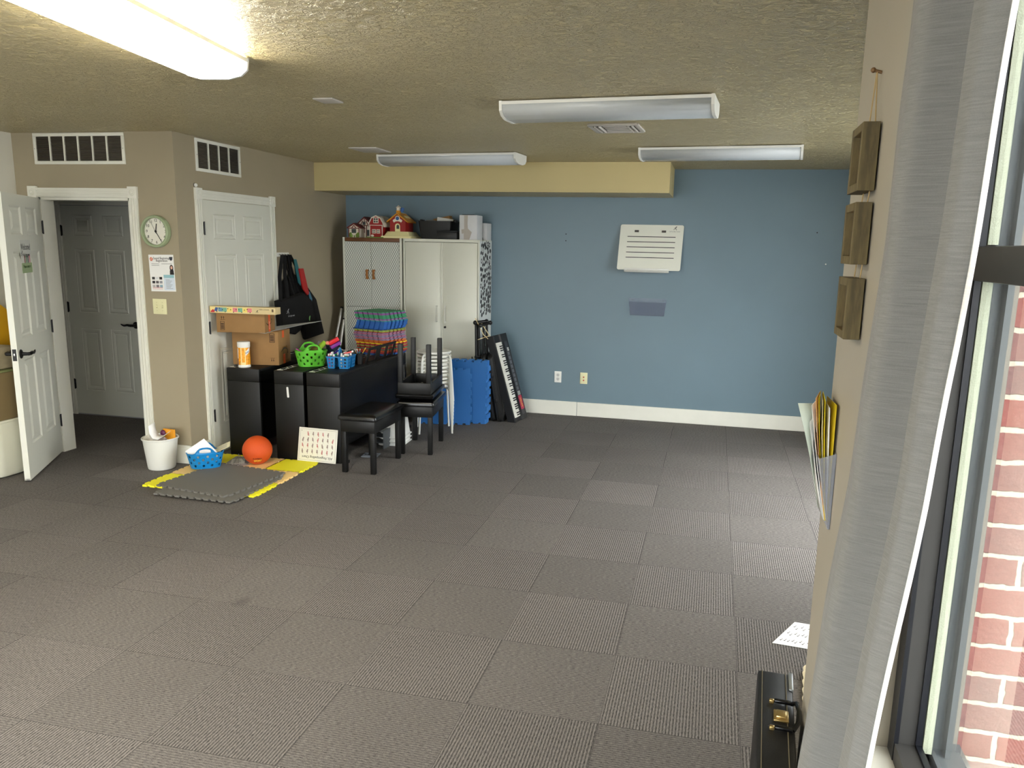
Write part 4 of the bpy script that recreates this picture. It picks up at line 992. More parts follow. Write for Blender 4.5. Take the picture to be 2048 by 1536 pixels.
for k, c in enumerate(seq):
    cnt[c] = cnt.get(c, 0)+1; nm, rgb = CST[c]; fromtop = tot[c]-cnt[c]+1
    sh = .012*math.sin(k*.23)+rn.uniform(-.004, .004); shy = rn.uniform(-.004, .004)
    if c == 'd': sh = -.02
    M = T(-2.03+sh, 3.37+shy, ZP+.0012+k*th) @ rz(166+rn.uniform(-1.2, 1.2)) @ Matrix.Diagonal((1, -1, 1, 1))
    if tot[c] == 1: lb_ = 'only %s tile in the colourful foam stack' % nm
    else: lb_ = '%s %s tile from the top of the colourful foam stack' % (nth[fromtop] if fromtop > 1 else 'uppermost', nm)
    foam(.312, 5, M, th*.97, mat('foam_%s' % nm.replace(' ', '_'), rgb, .65), 'small_foam_tile', lb_, 'colourful foam tile stack', None, .015)

# blue foam tiles leaning upright beside the stools
FB = mat('foam_royal_blue', (32, 98, 164), .6, bump=.15, bscale=600); FBE = mat('foam_cut_edge_blue', (84, 152, 220), .6)
for k in range(8):
    y = 3.965+.0145*k; tilt = .03
    M = fr((-1.862+.004*(k % 3), y, .012), (.995, .1, 0), (0, .06+.0*k, 1))
    l = ('frontmost tall' if k == 0 else '%s from the front of the tall' % nth[k+1])+' upright blue foam tiles by the keyboard cases'
    foam(.585, 7, M, .0135, FB, 'blue_foam_tile', l, 'tall upright blue foam tiles', None, .016, edge=FBE)
M = fr((-1.905, 3.85, .012), (.98, .19, 0), (-.03, .09, 1)); foam(.505, 6, M, .0135, FB, 'blue_foam_tile', 'shorter blue foam tile leaning in front of the tall blue ones', 'shorter blue foam tile', .515, .016, edge=FBE)

# ------------------------------------------------------------------ keyboard leaning on the cabinet, cases, folded stand
t = thing('electronic_keyboard', 'black electronic keyboard stood on end leaning against the plain cabinet', 'keyboard', (-1.03, 4.31, 0))
O = Vector((-1.004, 4.155, .003)); U = Vector((-.240, .0, .845)); Wd = Vector((.14, .985, 0))
KL = U.length; ux = U.normalized()
KM_ = fr(O, ux, Wd)     # x along length (up), y across depth, z = out of the key face?
nz = KM_.to_3x3() @ Vector((0, 0, 1))
sg_ = 1 if nz.x > 0 else -1
KM_ = KM_ @ Matrix.Diagonal((1, 1, sg_, 1)); KW = .305
b = MB(KM_); b.loft([[(x, y, z) for y, z in ((0, -.085), (KW, -.085), (KW, -.01), (KW-.03, .012), (.145, .004), (.14, -.012), (.02, -.012), (.012, -.006), (0, -.012))] for x in (0, .03, KL-.03, KL)]); b.build('keyboard_body', mat('keyboard_black', (24, 25, 28), .42), t, smooth=False)
b = MB(KM_); n = 36; kl = (KL-.12)/n
for k in range(n): b.box(.045+k*kl+.0006, .045+(k+1)*kl-.0006, .016, .138, -.012, .002, .001, None, 1)
b.build('white_keys', mat('key_white', (232, 230, 220)), t, smooth=False)
b = MB(KM_)
for k in range(n-1):
    if (k % 7) not in (2, 6): b.box(.045+(k+1)*kl-.0055, .045+(k+1)*kl+.0055, .062, .137, .002, .012, .0015, None, 1)
b.build('black_keys', INK, t, smooth=False)
MB(KM_).box(.05, KL-.08, .175, .26, .008, .0105).build('control_panel', mat('panel_grey', (52, 54, 58), .5), t)
for k in range(9): MB(KM_).box(.30+.045*k, .33+.045*k, .195, .24, .0105, .012).build('button_group', mat('button_grey', (96, 98, 104), .5), t)
MB(KM_).box(.245, .285, .19, .25, .0105, .0125).build('display', mat('screen_grey', (150, 154, 150), .3), t)
b = MB(KM_).box(.10, .24, .18, .255, .0105, .0125); b.build('red_label', mat('magenta_label', (176, 40, 78), .5), t)
text('lettering', 'Music', .042, KM_ @ T(.17, .218, .0135) @ Matrix.Diagonal((-1, 1, 1, 1)) @ Matrix.Rotation(PI, 4, 'Z') @ Matrix.Diagonal((1, -1, 1, 1)) if False else KM_ @ T(.17, .218, .0135), mat('yellow_print', (238, 196, 60), .5), t)
for dx in (0, .018):
    for dy in (0, .02): MB(KM_).box(.70+dx, .715+dx, .21+dy, .225+dy, .0105, .013, .002).build('white_button', WHITE, t)
# hard cases
for k, lab_ in enumerate(('moulded black instrument case standing closest to the keyboard', 'moulded black instrument case standing next to the blue foam tiles')):
    t = thing('hard_case', lab_, 'case', (-1.17-.09*k, 4.25, 0))
    M = fr((-1.125-.074*k, 4.105+.02*k, .004), (-.17, 0, .985), (0, 1, 0))
    M = M @ Matrix.Diagonal((1, 1, (1 if (M.to_3x3() @ Vector((0, 0, 1))).x > 0 else -1), 1))
    b = MB(M); n6 = 5
    def rr_(in_, z, r=.05):
        return [(x, y, z) for x, y, _ in rrect(.335-in_, .135-in_, max(.012, r-in_), 0, 6, .337, .15)]
    b.loft([rr_(.012, -.066), rr_(0, -.055), rr_(0, -.012), rr_(.016, -.003), rr_(.045, -.003), rr_(.052, .002), rr_(.075, .002), rr_(.082, -.004)]); b.build('case_shell', mat('moulded_black', (36, 36, 36), .32), t)
    b = MB(M); b.loft([rr_(-.003, -.038), rr_(-.003, -.032)], False, False); b.build('seam_band', BLK, t, solid=.002)
    for x in (.2, .45): MB(M).box(x, x+.04, .004, .012, -.05, -.02, .002).build('latch', BLK, t)
t = thing('keyboard_stand', 'folded black keyboard stand tied with cream cord behind the moulded cases', 'stand', (-1.375, 4.185, 0))
U2 = Vector((-.02, .0, .985)).normalized()
def at(s, y, dx=0.): return (-1.375+U2.x*s+dx, 4.185+y*.35, .012+U2.z*s)
for dx, y in ((-.03, -.06), (-.01, .0), (.035, .05), (.06, .11)): MB().tube([at(0, y, dx), at(.95, y, dx)], .013, 10).build('leg_tube', BLK, t)
b = MB(); b.tube([at(.955, -.13, -.03), at(.965, .10, .06)], .016, 10); b.build('cross_bar', BLK, t)
b = MB(); b.tube([at(.93, -.12, .02), at(.95, .16, .09)], .015, 10); b.build('cross_bar', BLK, t)
for q in (at(.955, -.13, -.03), at(.965, .10, .06), at(.93, -.12, .02), at(.95, .16, .09)): MB().sphere(q, .022, 12).build('rubber_cap', BLKP, t)
MB().tube([at(.62, -.11, -.04), at(.62, .14, .08)], .012, 8).build('brace', BLK, t)
b = MB(); b.tube([at(1.0, -.135, -.03), at(.84, -.10, .05), at(.80, -.06, .09)], .004, 6); b.tube([at(.95, -.10, .03), at(.82, .05, .10)], .0035, 6); b.tube([at(.79, -.12, -.01), at(.83, .02, .1)], .0035, 6); b.build('cord', mat('cream_cord', (214, 196, 150), .8), t)
t = thing('feather_duster', 'small bushy black duster poking up above the blue foam tiles', 'duster', (-1.46, 4.19, .3))
b = MB(); rn = random.Random(5)
for k in range(46):
    a = rn.uniform(0, 2*PI); z = rn.uniform(.62, .70); r = .022*math.sin(PI*min(1, max(.15, (z-.605)/.11)))+.004
    b.sphere((-1.462+r*math.cos(a), 4.165+r*math.sin(a), z), rn.uniform(.006, .012), 6, (1, 1, 1.3))
b.build('bristles', BLKFAB, t); t.location.z = 0
MB().cyl((-1.462, 4.165, 0), (-1.462, 4.165, .63), .006, n=8).build('handle', BLK, t)

# poles leaning in the corner left of the lattice cabinet
t = None
for k, (x0, y0, x1, y1, L) in enumerate(((-2.975, 3.95, -2.905, 4.30, 1.04), (-2.935, 3.98, -2.885, 4.33, 1.0), (-2.90, 4.0, -2.868, 4.27, .93))):
    lab_ = ('leftmost and tallest silver pole leaning beside the lattice cabinet', 'middle slim silver pole leaning beside the lattice cabinet', 'right hand silver pole leaning beside the lattice cabinet')[k]
    t = thing('metal_pole', lab_, 'pole', (x0, y0, 0), 0, 'silver poles in the corner')
    r = (.014, .009, .013)[k]; P0, P1 = Vector((x0, y0, .002)), Vector((x1, y1, L)); m6 = P0.lerp(P1, .68)
    MB().cyl(P0, P0.lerp(P1, .66), r*.8, n=12).build('lower_tube', mat('brushed_steel', (176, 174, 168), .4, .6), t)
    MB().cyl(P0.lerp(P1, .70), P1, r, n=12).build('upper_tube', mat('brushed_steel', (176, 174, 168)), t)
    MB().cyl(P0.lerp(P1, .655), P0.lerp(P1, .715), r*1.35, n=12).build('collar', BLK, t); MB().cyl(P0.lerp(P1, .995), P1+(P1-P0)*.01, r*1.05, n=12).build('end_cap', BLK, t)

# ------------------------------------------------------------------ tote bags on the hook rail
t = thing('hook_rail', 'white hook rail on the wall right of the closet door', 'hook rail', (XC, 3.40, 1.56))
MB().box(XC, XC+.014, 3.29, 3.49, 1.562, 1.598, .002).build('rail', WHITE, t)
for k in range(4):
    y = 3.325+.045*k; MB().tube([(XC+.012, y, 1.585), (XC+.03, y, 1.58), (XC+.04, y, 1.572), (XC+.045, y, 1.584)], .004, 6).build('hook', mat('steel', (170, 170, 168)), t)
def bag(x0, th, outline, label, straps, hooky):
    """canvas tote: outline in (y,z), padded thickness th from wall distance x0"""
    t = thing('tote_bag', label, 'bag', (XC+x0, sum(p[0] for p in outline)/len(outline), min(p[1] for p in outline)), 0)
    cy = sum(p[0] for p in outline)/len(outline); cz = sum(p[1] for p in outline)/len(outline)
    # subdivide the outline
    pts = []
    for (a, b_) in zip(outline, outline[1:]+outline[:1]):
        for s in range(5): pts.append((a[0]+(b_[0]-a[0])*s/5, a[1]+(b_[1]-a[1])*s/5))
    X = XC+x0
    def ringp(f, x): return [(x, cy+(y-cy)*f, cz+(z-cz)*f) for y, z in pts]
    b = MB(); b.loft([ringp(.6, X), ringp(.96, X+.002), ringp(1., X+th*.3), ringp(1., X+th*.55), ringp(.93, X+th*.85), ringp(.6, X+th), ringp(.2, X+th)]); b.build('bag_body', BLKFAB, t)
    for (ya, za), hy in straps:
        b = MB(); b.tube([(X+th*.6, ya, za-.02), (XC+.05, (ya+hy)/2+.01, (za+1.58)/2), (XC+.042, hy, 1.578)], .016, 8, None, .22)
        b.build('strap', BLKFAB, t)
    return t
bag(.004, .05, [(3.30, 1.32), (3.50, 1.42), (3.70, 1.335), (3.93, 1.15), (4.07, .80), (3.70, .775), (3.62, .98), (3.34, .99)], 'black tote bag hanging lowest with a red folder sticking out', [((3.42, 1.39), 3.46), ((3.60, 1.37), 3.46)], 3.46)
tb = bag(.058, .075, [(3.12, 1.185), (3.30, 1.20), (3.56, 1.235), (3.70, 1.16), (3.76, .955), (3.45, .945), (3.15, .945)], 'black tote bag in front with small white runner logo', [((3.17, 1.19), 3.325), ((3.30, 1.20), 3.37), ((3.42, 1.21), 3.37), ((3.54, 1.22), 3.415)], 3.37)
BGM = fr((XC+.058+.0755, 3.19, 1.02), (0, 1, 0), (0, 0, 1))
b = MB(); runner(b, BGM @ T(.045, .062, 0), .052); b.build('logo', mat('grey_print', (190, 192, 194), .6), tb)
text('lettering', "Let's play music", .022, BGM @ T(.10, .022, 0), mat('grey_print', (190, 192, 194)), tb, sx=.8)
b = MB(BGM); b.prism([(.43+.02*math.cos(k*PI/8+1.2), -.03+.026*math.sin(k*PI/8+1.2)) for k in range(9)], .0006); b.build('green_mark', mat('green_print', (110, 170, 92), .6), tb)
pch = bag(.006, .045, [(3.33, 1.0), (3.50, 1.01), (3.68, .99), (3.61, .875), (3.52, .845), (3.40, .87)], 'small black pouch hanging behind under the front tote bag', [((3.50, 1.0), 3.415)], 3.4)
def stuck(name, pts, x, th, m, label, cat):
    b = MB(fr((x, 0, 0), (0, 1, 0), (0, 0, 1))); b.prism(pts, th); o = b.build(name, m, None, smooth=False); tag(o, label, cat)
stuck('red_folder', [(3.50, 1.455), (3.575, 1.455), (3.665, 1.22), (3.635, 1.205), (3.56, 1.27)], XC+.096, .012, mat('red_folder', (168, 26, 26), .5), 'red folder tucked in the black tote bags', 'folder')
stuck('teal_book', [(3.44, 1.54), (3.48, 1.54), (3.56, 1.36), (3.54, 1.30), (3.50, 1.33)], XC+.088, .006, mat('teal_cover', (28, 98, 106), .5), 'slim teal book tucked in the bags left of the red folder', 'book')
stuck('blue_leaflet', [(3.675, 1.24), (3.70, 1.235), (3.745, 1.165), (3.735, 1.135), (3.70, 1.16)], XC+.09, .004, mat('blue_leaflet', (58, 112, 140), .5), 'small blue leaflet tucked in the bags below the red folder', 'paper')

# ------------------------------------------------------------------ cardboard boxes on the left piano
OR = mat('orange_tape', (226, 92, 30), .45); PRN = mat('brown_print', (58, 38, 20), .7)
def smile(b, M, w, flip=1):
    n = 14; top = []; bot = []
    for k in range(n+1):
        u = k/n; x = (u-.5)*w; y = -flip*.17*w*(1-(2*u-1)**2); tk = .085*w*math.sin(PI*min(1, .08+u*.92))+.006*w
        top.append((x, y+tk/2)); bot.append((x, y-tk/2))
    for k in range(n): b.prism([bot[k], bot[k+1], top[k+1], top[k]], .0005, M)
    s = flip; b.prism([(.38*w, .13*w*s), (.53*w, .15*w*s), (.50*w, -.03*w*s), (.455*w, -.02*w*s), (.475*w, .10*w*s), (.39*w, .09*w*s)], .0005, M)
def arrows(b, M, s):
    for x in (-.3, .3): b.prism([(s*(x-.06), 0), (s*(x+.06), 0), (s*(x+.06), s*.5), (s*(x+.2), s*.5), (s*x, s*.95), (s*(x-.2), s*.5), (s*(x-.06), s*.5)], .0005, M)
    b.prism([(-.7*s, -.12*s), (.7*s, -.12*s), (.7*s, -.2*s), (-.7*s, -.2*s)], .0005, M)
def barcode(b, M, w, h):
    e = .1*w
    b.prism([(0, 0), (w, 0), (w, e), (0, e)], .0005, M); b.prism([(0, h-e), (w, h-e), (w, h), (0, h)], .0005, M); b.prism([(0, 0), (e, 0), (e, h), (0, h)], .0005, M); b.prism([(w-e, 0), (w, 0), (w, h), (w-e, h)], .0005, M)
    y = h*.15
    while y < h*.85: b.prism([(1.6*e, y), (w-1.6*e, y), (w-1.6*e, y+h*.12), (1.6*e, y+h*.12)], .0004, M); y += h*.175
# big lower box: front-right bottom corner B
Bc = Vector((-2.583, 2.553, ZP+.001)); th_ = 11; c_, s_ = math.cos(math.radians(th_)), math.sin(math.radians(th_)); ax = Vector((c_, s_, 0)); ay = Vector((-s_, c_, 0))
W1, D1, H1 = .375, .275, .272
t = thing('cardboard_box', 'larger brown shipping carton lower in the pile on the left piano', 'box', Bc-ax*W1/2+ay*D1/2)
FM1 = fr(Bc-ax*W1, ax, (0, 0, 1)); RM1 = fr(Bc, ay, (0, 0, 1))
MB(FM1).box(0, W1, 0, H1, -D1, 0, .003).build('carton', CARD, t)
b = MB(); smile(b, RM1 @ T(.135, .10, .0006), .155, -1); arrows(b, FM1 @ T(.325, .055, .0006) @ Matrix.Rotation(PI, 4, 'Z'), .026); barcode(b, FM1 @ T(.305, .185, .0006), .042, .072); b.build('printing', PRN, t, smooth=False)
MB(RM1).box(.09, .135, .215, H1+.0004, .0004, .001).build('orange_tape', OR, t); MB(RM1).box(.10, .15, 0, .08, .0004, .001).build('orange_tape', OR, t)
b = MB(RM1); b.box(.09, .20, .02, .14, .0003, .0005); b.build('clear_tape', mat('tape_sheen', (146, 112, 66), .25), t)
# flat sheet between the boxes
zs = ZP+.001+H1
b = MB(); P = [(-2.60, 2.40, zs+.002), (-2.64, 2.60, zs+.002), (-2.655, 3.02, zs+.006), (-2.62, 3.36, zs+.016), (-2.75, 3.1, zs+.006), (-2.84, 2.60, zs+.002), (-2.80, 2.45, zs+.002)]
b.faces(P+[(x, y, z+.003) for x, y, z in P], [(0, 1, 2, 3, 4, 5, 6), (13, 12, 11, 10, 9, 8, 7)]+[(i, (i+1) % 7, 7+(i+1) % 7, 7+i) for i in range(7)])
o = b.build('poster_board', mat('grey_white_board', (186, 186, 184), .5), None, smooth=False); tag(o, 'thin pale board wedged between the two shipping cartons', 'board')
# upper box
B2 = Vector((-2.598, 2.398, zs+.006)); th2 = 14; c_, s_ = math.cos(math.radians(th2)), math.sin(math.radians(th2)); ax2 = Vector((c_, s_, 0)); ay2 = Vector((-s_, c_, 0))
W2, D2, H2 = .375, .25, .150
t = thing('cardboard_box', 'flatter brown shipping carton resting on the larger one', 'box', B2-ax2*W2/2+ay2*D2/2)
FM2 = fr(B2-ax2*W2, ax2, (0, 0, 1)); RM2 = fr(B2, ay2, (0, 0, 1))
MB(FM2).box(0, W2, 0, H2, -D2, 0, .003).build('carton', CARD, t)
b = MB(); smile(b, RM2 @ T(.10, .078, .0006), .14, 1); arrows(b, FM2 @ T(.05, .102, .0006), .026); barcode(b, FM2 @ T(.03, .018, .0006), .032, .068); b.build('printing', PRN, t, smooth=False)
MB(RM2).box(.085, .13, 0, H2+.0004, .0005, .0012).build('orange_tape', OR, t)
text('tape_lettering', 'prime', .026, RM2 @ T(.108, .05, .0014) @ Matrix.Rotation(-PI/2, 4, 'Z'), PAPER, t)
# long game box on top
zb = zs+.006+H2
B3 = Vector((-2.47, 2.345, zb+.001)); th3 = 6; c_, s_ = math.cos(math.radians(th3)), math.sin(math.radians(th3)); ax3 = Vector((c_, s_, 0)); ay3 = Vector((-s_, c_, 0)); W3 = .535
t = thing('long_game_box', 'long thin colourful box lying on top of the shipping cartons', 'box', B3-ax3*W3/2+ay3*.05)
FM3 = fr(B3-ax3*W3, ax3, (.0, .0, 1))
MB(FM3).box(0, W3, 0, .053, -.09, 0, .0015).build('carton', mat('pale_tan_card', (214, 194, 146), .6), t)
MB(FM3).box(.004, .345, .006, .049, 0, .0005).build('printed_panel', mat('cream_print', (238, 218, 150), .6), t)
for k, (x, c) in enumerate(((.07, (104, 148, 172)), (.105, (122, 178, 150)), (.145, (238, 216, 120)), (.19, (224, 132, 138)), (.232, (122, 178, 150)), (.272, (238, 216, 120)), (.308, (224, 132, 138)))):
    MB(FM3).box(x, x+.036, .012, .044, .0005, .0008).build('printed_square', mat('square_%d' % k, c, .6), t)
b = MB(FM3)
for k in range(13):
    x = .06+.0225*k; y = .034+.006*math.sin(2.3*k) if k % 3 else .011; b.prism([(x+.004*math.cos(a*PI/4), y+.004*math.sin(a*PI/4)) for a in range(8)], .0011)
b.build('printed_dots', INK, t, smooth=False)
b = MB(FM3); b.prism([(.008, .006), (.04, .006), (.04, .02), (.028, .03), (.012, .018)], .001); b.build('printed_red_shape', mat('red_print', (196, 56, 60), .6), t); b = MB(FM3); b.prism([(.036, .018), (.062, .012), (.07, .042), (.05, .046)], .001); b.build('printed_blue_shape', mat('blue_print', (66, 96, 150), .6), t)
text('lettering', 'MERCOMARK', .0135, FM3 @ T(.445, .036, .0006), mat('brown_ink', (104, 86, 60), .6), t)
b = MB(); runner(b, FM3 @ T(.388, .02, .0006), .026); b.build('printed_feet', INK, t); MB(FM3).box(.505, .52, .02, .042, 0, .0006).build('printed_box', mat('brown_ink', (104, 86, 60)), t)

# wipes canister
t = thing('wipes_canister', 'orange and white cleaning wipes canister on the left piano', 'canister', (-2.792, 2.388, ZP))
C_ = T(-2.79, 2.392, ZP+.0012)
MB(C_).lathe([(.046, 0), (.048, .003), (.048, .012), (.046, .016), (.046, .160), (.044, .166)], 32).build('tub', WHITE, t)
MB(C_).lathe([(.0463, .022), (.0463, .158)], 32, None, False, False).build('orange_label', mat('wipes_orange', (240, 160, 30), .4, noise=.25, nscale=70), t)
MB(C_).lathe([(.047, .162), (.0485, .165), (.0485, .198), (.046, .203), (.03, .204)], 32).build('lid', WHITE, t)
def arc_patch(a0, a1, z0, z1, r, m, name, skew=0.):
    n = 10; V = []; F = []
    for k in range(n+1):
        a = math.radians(a0+(a1-a0)*k/n); s = skew*k/n
        V += [(r*math.cos(a), r*math.sin(a), z0+s), (r*math.cos(a), r*math.sin(a), z1+s)]
    for k in range(n): F.append((2*k, 2*k+2, 2*k+3, 2*k+1))
    return MB(C_).faces(V, F).build(name, m, t)
arc_patch(-40, 5, .095, .130, .0467, PAPER, 'white_badge', .03); arc_patch(-90, -78, .03, .16, .0466, mat('pale_orange', (250, 222, 150), .5), 'pale_stripe'); arc_patch(-50, -42, .02, .16, .0466, mat('pale_orange', (250, 222, 150)), 'pale_stripe')
arc_patch(-140, -122, .02, .07, .0466, mat('navy_print', (36, 44, 96), .5), 'navy_patch'); arc_patch(-140, -120, .072, .15, .0466, PAPER, 'white_text_patch')
arc_patch(-95, -50, .022, .042, .0468, mat('pale_orange', (250, 222, 150)), 'pale_stripe')
av = Vector((math.cos(math.radians(-28)), math.sin(math.radians(-28)), 0))
text('lettering', 'Lysol', .022, fr(C_.to_translation()+av*.0472+Vector((0, 0, .122)), Vector((0, 0, 1)).cross(av)+Vector((0, 0, .35)), Vector((0, 0, 1))-Vector((0, 0, 1)).cross(av)*.35), mat('navy_print', (36, 44, 96)), t, sx=.8, shear=.2)

# ------------------------------------------------------------------ oval baskets with round holes and loop handles
def oval_basket(name, label, loc, rot, L, W, Hb, Hh, m, hole_cols):
    t = thing(name, label, 'basket', loc, rot)
    N = 48; rows = 4
    def P(k, v):
        a = 2*PI*k/N; f = .80+.20*v
        e = 2.6; c, s = math.cos(a), math.sin(a)
        r = (abs(c)**e+abs(s)**e)**(-1/e)
        hs = max(0, 1-((a % PI)-PI/2)**2/.36)      # rises on the two long sides (a = 90, 270)
        zt_ = Hb+(Hh-Hb)*(hs*hs*(3-2*hs)) if hs > 0 else Hb
        vv = v
        z = Hb*vv if vv <= 1 else Hb+(zt_-Hb)*(vv-1)
        return (f*L/2*c*r if v <= 1 else L/2*c*r, f*W/2*s*r if v <= 1 else W/2*s*r, z)
    b = MB(); V = {}
    def vert(k, v):
        key = (k % N, round(v, 4))
        if key not in V: V[key] = b.bm.verts.new(P(k, v))
        return V[key]
    vs = [0, .09, .30, .51, .72, .93, 1.0]
    def holed(k0, k1, v0, v1, fx, fy):
        """cell with an elliptic hole in the middle"""
        steps = max(1, (k1-k0)); loop = [(k0+i, v0) for i in range(steps)]+[(k1, v0)]+[(k1-i, v1) for i in range(steps)]+[(k0, v1)]
        loop = [(k0+i, v0) for i in range(k1-k0+1)]+[(k1-i, v1) for i in range(k1-k0+1)]
        mid = [((k0+k1)/2, (v0+v1)/2)]
        outer = [vert(int(k), v) for k, v in loop]
        inner = []
        n = len(loop)
        for k, v in loop:
            dx, dy = (k-mid[0][0])/((k1-k0)/2), (v-mid[0][1])/((v1-v0)/2); d = math.hypot(dx, dy)
            kk, vv = mid[0][0]+dx/d*fx*(k1-k0)/2, mid[0][1]+dy/d*fy*(v1-v0)/2
            i0 = math.floor(kk); f_ = kk-i0; a_, c_ = P(i0, vv), P(i0+1, vv)
            inner.append(b.bm.verts.new(tuple(a_[q]*(1-f_)+c_[q]*f_ for q in range(3))))
        for i in range(n):
            j = (i+1) % n
            if outer[i] is not outer[j]: b.bm.faces.new((outer[i], outer[j], inner[j], inner[i]))
    for i in range(len(vs)-1):
        k = 0
        off = (i % 2)
        while k < N:
            sp = 2
            if 1 <= i <= 4 and (k//2) % 2 == off and any(lo <= k < hi for lo, hi in hole_cols) and k+2 <= N:
                holed(k, k+2, vs[i], vs[i+1], .70, .80); k += 2; continue
            b.bm.faces.new((vert(k, vs[i]), vert(k+1, vs[i]), vert(k+1, vs[i+1]), vert(k, vs[i+1]))); k += 1
    for kc in (N//4, 3*N//4):
        h = 4
        for k in range(kc-6, kc+6):
            if not (kc-h <= k < kc+h): b.bm.faces.new((vert(k, 1.), vert(k+1, 1.), vert(k+1, 2.), vert(k, 2.)))
        holed(kc-h, kc+h, 1., 2., .80, .62)
    bot = [vert(k, 0) for k in range(N)]; b.bm.faces.new(bot[::-1])
    bmesh.ops.recalc_face_normals(b.bm, faces=b.bm.faces)
    b.build('basket_shell', m, t, solid=.0032, local=True)
    b = MB(); b.tube([P(k, 2.)[:2]+(P(k, 2.)[2] if False else P(k, 2. if any(abs(k-q) <= 6 for q in (N//4, 3*N//4)) else 1.)[2],) for k in range(N)]+[P(0, 1.)], .0042, 6); b.build('rim', m, t, local=True)
    return t
oval_basket('oval_basket', 'green oval plastic basket with loop handles on the middle piano', (-2.352, 2.655, ZP+.0015), 40, .250, .185, .122, .178, mat('lime_green_plastic', (96, 190, 56), .35), [(26, 47)])
oval_basket('oval_basket', 'blue oval plastic basket of papers on the floor by the wall corner', (-2.805, 1.865, .0375), 36, .255, .165, .112, .160, mat('cyan_blue_plastic', (14, 124, 190), .35), [(0, 22), (26, 47)])
# contents of the green basket
zg = ZP+.09
def plain(name, b, m, label, cat, grp=None, **k):
    o = b.build(name, m, None, **k); tag(o, label, cat, grp); return o
plain('red_brush_block', MB(T(-2.205, 2.76, ZP+.195) @ rz(35) @ Matrix.Rotation(-.5, 4, 'Y')).box(-.045, .045, -.025, .025, -.016, .016, .006), mat('bright_red_plastic', (214, 30, 44), .4), 'red block on top of the green basket by its right handle', 'toy')
plain('purple_brush_block', MB(T(-2.185, 2.75, ZP+.165) @ rz(35) @ Matrix.Rotation(-.5, 4, 'Y')).box(-.045, .045, -.024, .024, -.014, .014, .006), mat('purple_plastic', (122, 40, 136), .4), 'purple block just below the red block in green basket', 'toy')
plain('lime_roll', MB().tube([(-2.33, 2.66, ZP+.09), (-2.29, 2.70, ZP+.155), (-2.265, 2.73, ZP+.185)], [.02, .022, .02], 12), mat('lime_felt', (136, 176, 40), .7), 'lime green rolled cloth standing in the green basket', 'cloth')
plain('olive_scarf', MB().tube([(-2.36, 2.64, ZP+.07), (-2.325, 2.665, ZP+.13), (-2.29, 2.69, ZP+.15)], [.035, .03, .02], 10), mat('olive_felt', (88, 84, 24), .8), 'olive cloth drooping in the middle of the green basket', 'cloth')
plain('peach_shaker', MB(T(-2.24, 2.73, ZP+.18)).sphere((0, 0, 0), .018, 12, (1.4, 1, .9)), mat('peach_plastic', (232, 140, 112), .4), 'small peach shaker between lime roll and red block', 'toy')
plain('magenta_wrapper', MB(T(-2.425, 2.60, ZP+.125) @ rz(20) @ Matrix.Rotation(.6, 4, 'Y')).box(-.03, .03, -.014, .014, -.004, .004, .002), mat('magenta_card', (160, 60, 130), .5), 'magenta card poking over the left rim of the green basket', 'card')
plain('clear_bag', MB().sphere((-2.33, 2.75, ZP+.15), .028, 10, (.5, .8, 1.5)), CLEAR, 'crumpled clear plastic bag standing behind the lime roll', 'bag')
plain('clear_hanger', MB().tube([(-2.17, 2.78, ZP+.14), (-2.14, 2.79, ZP+.12), (-2.11, 2.80, ZP+.118), (-2.10, 2.80, ZP+.128), (-2.108, 2.80, ZP+.14)], .004, 6), mat('clear_grey_plastic', (168, 166, 160), .3), 'clear plastic hook hanging off the right of the green basket', 'hook')
t = thing('small_bucket', 'dark navy bucket behind the blue caddy on the middle piano', 'bucket', (-2.345, 3.0, ZP))
MB(T(-2.345, 3.0, ZP+.001)).lathe([(.040, 0), (.052, .13), (.054, .131), (.054, .137), (.050, .137), (.038, .006)], 24).build('bucket_body', mat('navy_plastic', (26, 44, 62), .45), t)

# blue caddy with markers, pen cup
t = thing('marker_caddy', 'blue plastic caddy of markers with arched handle on the right piano', 'caddy', (-2.08, 2.66, ZP))
BC = mat('caddy_blue', (22, 116, 178), .4)
CADM = T(-2.083, 2.665, ZP+.0012) @ rz(8) @ Matrix.Diagonal((1.12, 1.12, 1.08, 1))
cups = [(-.082, -.022, -.095, -.03), (.0, .075, -.095, -.03), (-.082, -.022, -.005, .075), (.0, .075, -.005, .075)]
for (x0, x1, y0, y1) in cups:
    b = MB(CADM); hh = .088; tp = .008
    def wall(p, q, p2, q2, nx):
        """tapered wall from p-q at the bottom to p2-q2 at the top with a grid of square holes"""
        nz_ = 7; cols = 2*nx+1
        def pt(i, j):
            u = i/cols; v = j/nz_
            a = [p[k]+(q[k]-p[k])*u for k in range(2)]; c = [p2[k]+(q2[k]-p2[k])*u for k in range(2)]
            return (a[0]+(c[0]-a[0])*v, a[1]+(c[1]-a[1])*v, hh*v)
        for i in range(cols):
            for j in range(nz_):
                if i % 2 == 1 and j % 2 == 1: continue
                b.faces([pt(i, j), pt(i+1, j), pt(i+1, j+1), pt(i, j+1)], [(0, 1, 2, 3)])
    B_ = [(x0+tp, y0+tp), (x1-tp, y0+tp), (x1-tp, y1-tp), (x0+tp, y1-tp)]; T_ = [(x0, y0), (x1, y0), (x1, y1), (x0, y1)]
    for i in range(4): j = (i+1) % 4; wall(B_[i], B_[j], T_[i], T_[j], 2)
    b.faces([q+(0,) for q in B_], [(0, 1, 2, 3)])
    bmesh.ops.remove_doubles(b.bm, verts=b.bm.verts, dist=.0002)
    b.build('cup', BC, t, smooth=False, solid=.0022)
b = MB(CADM)
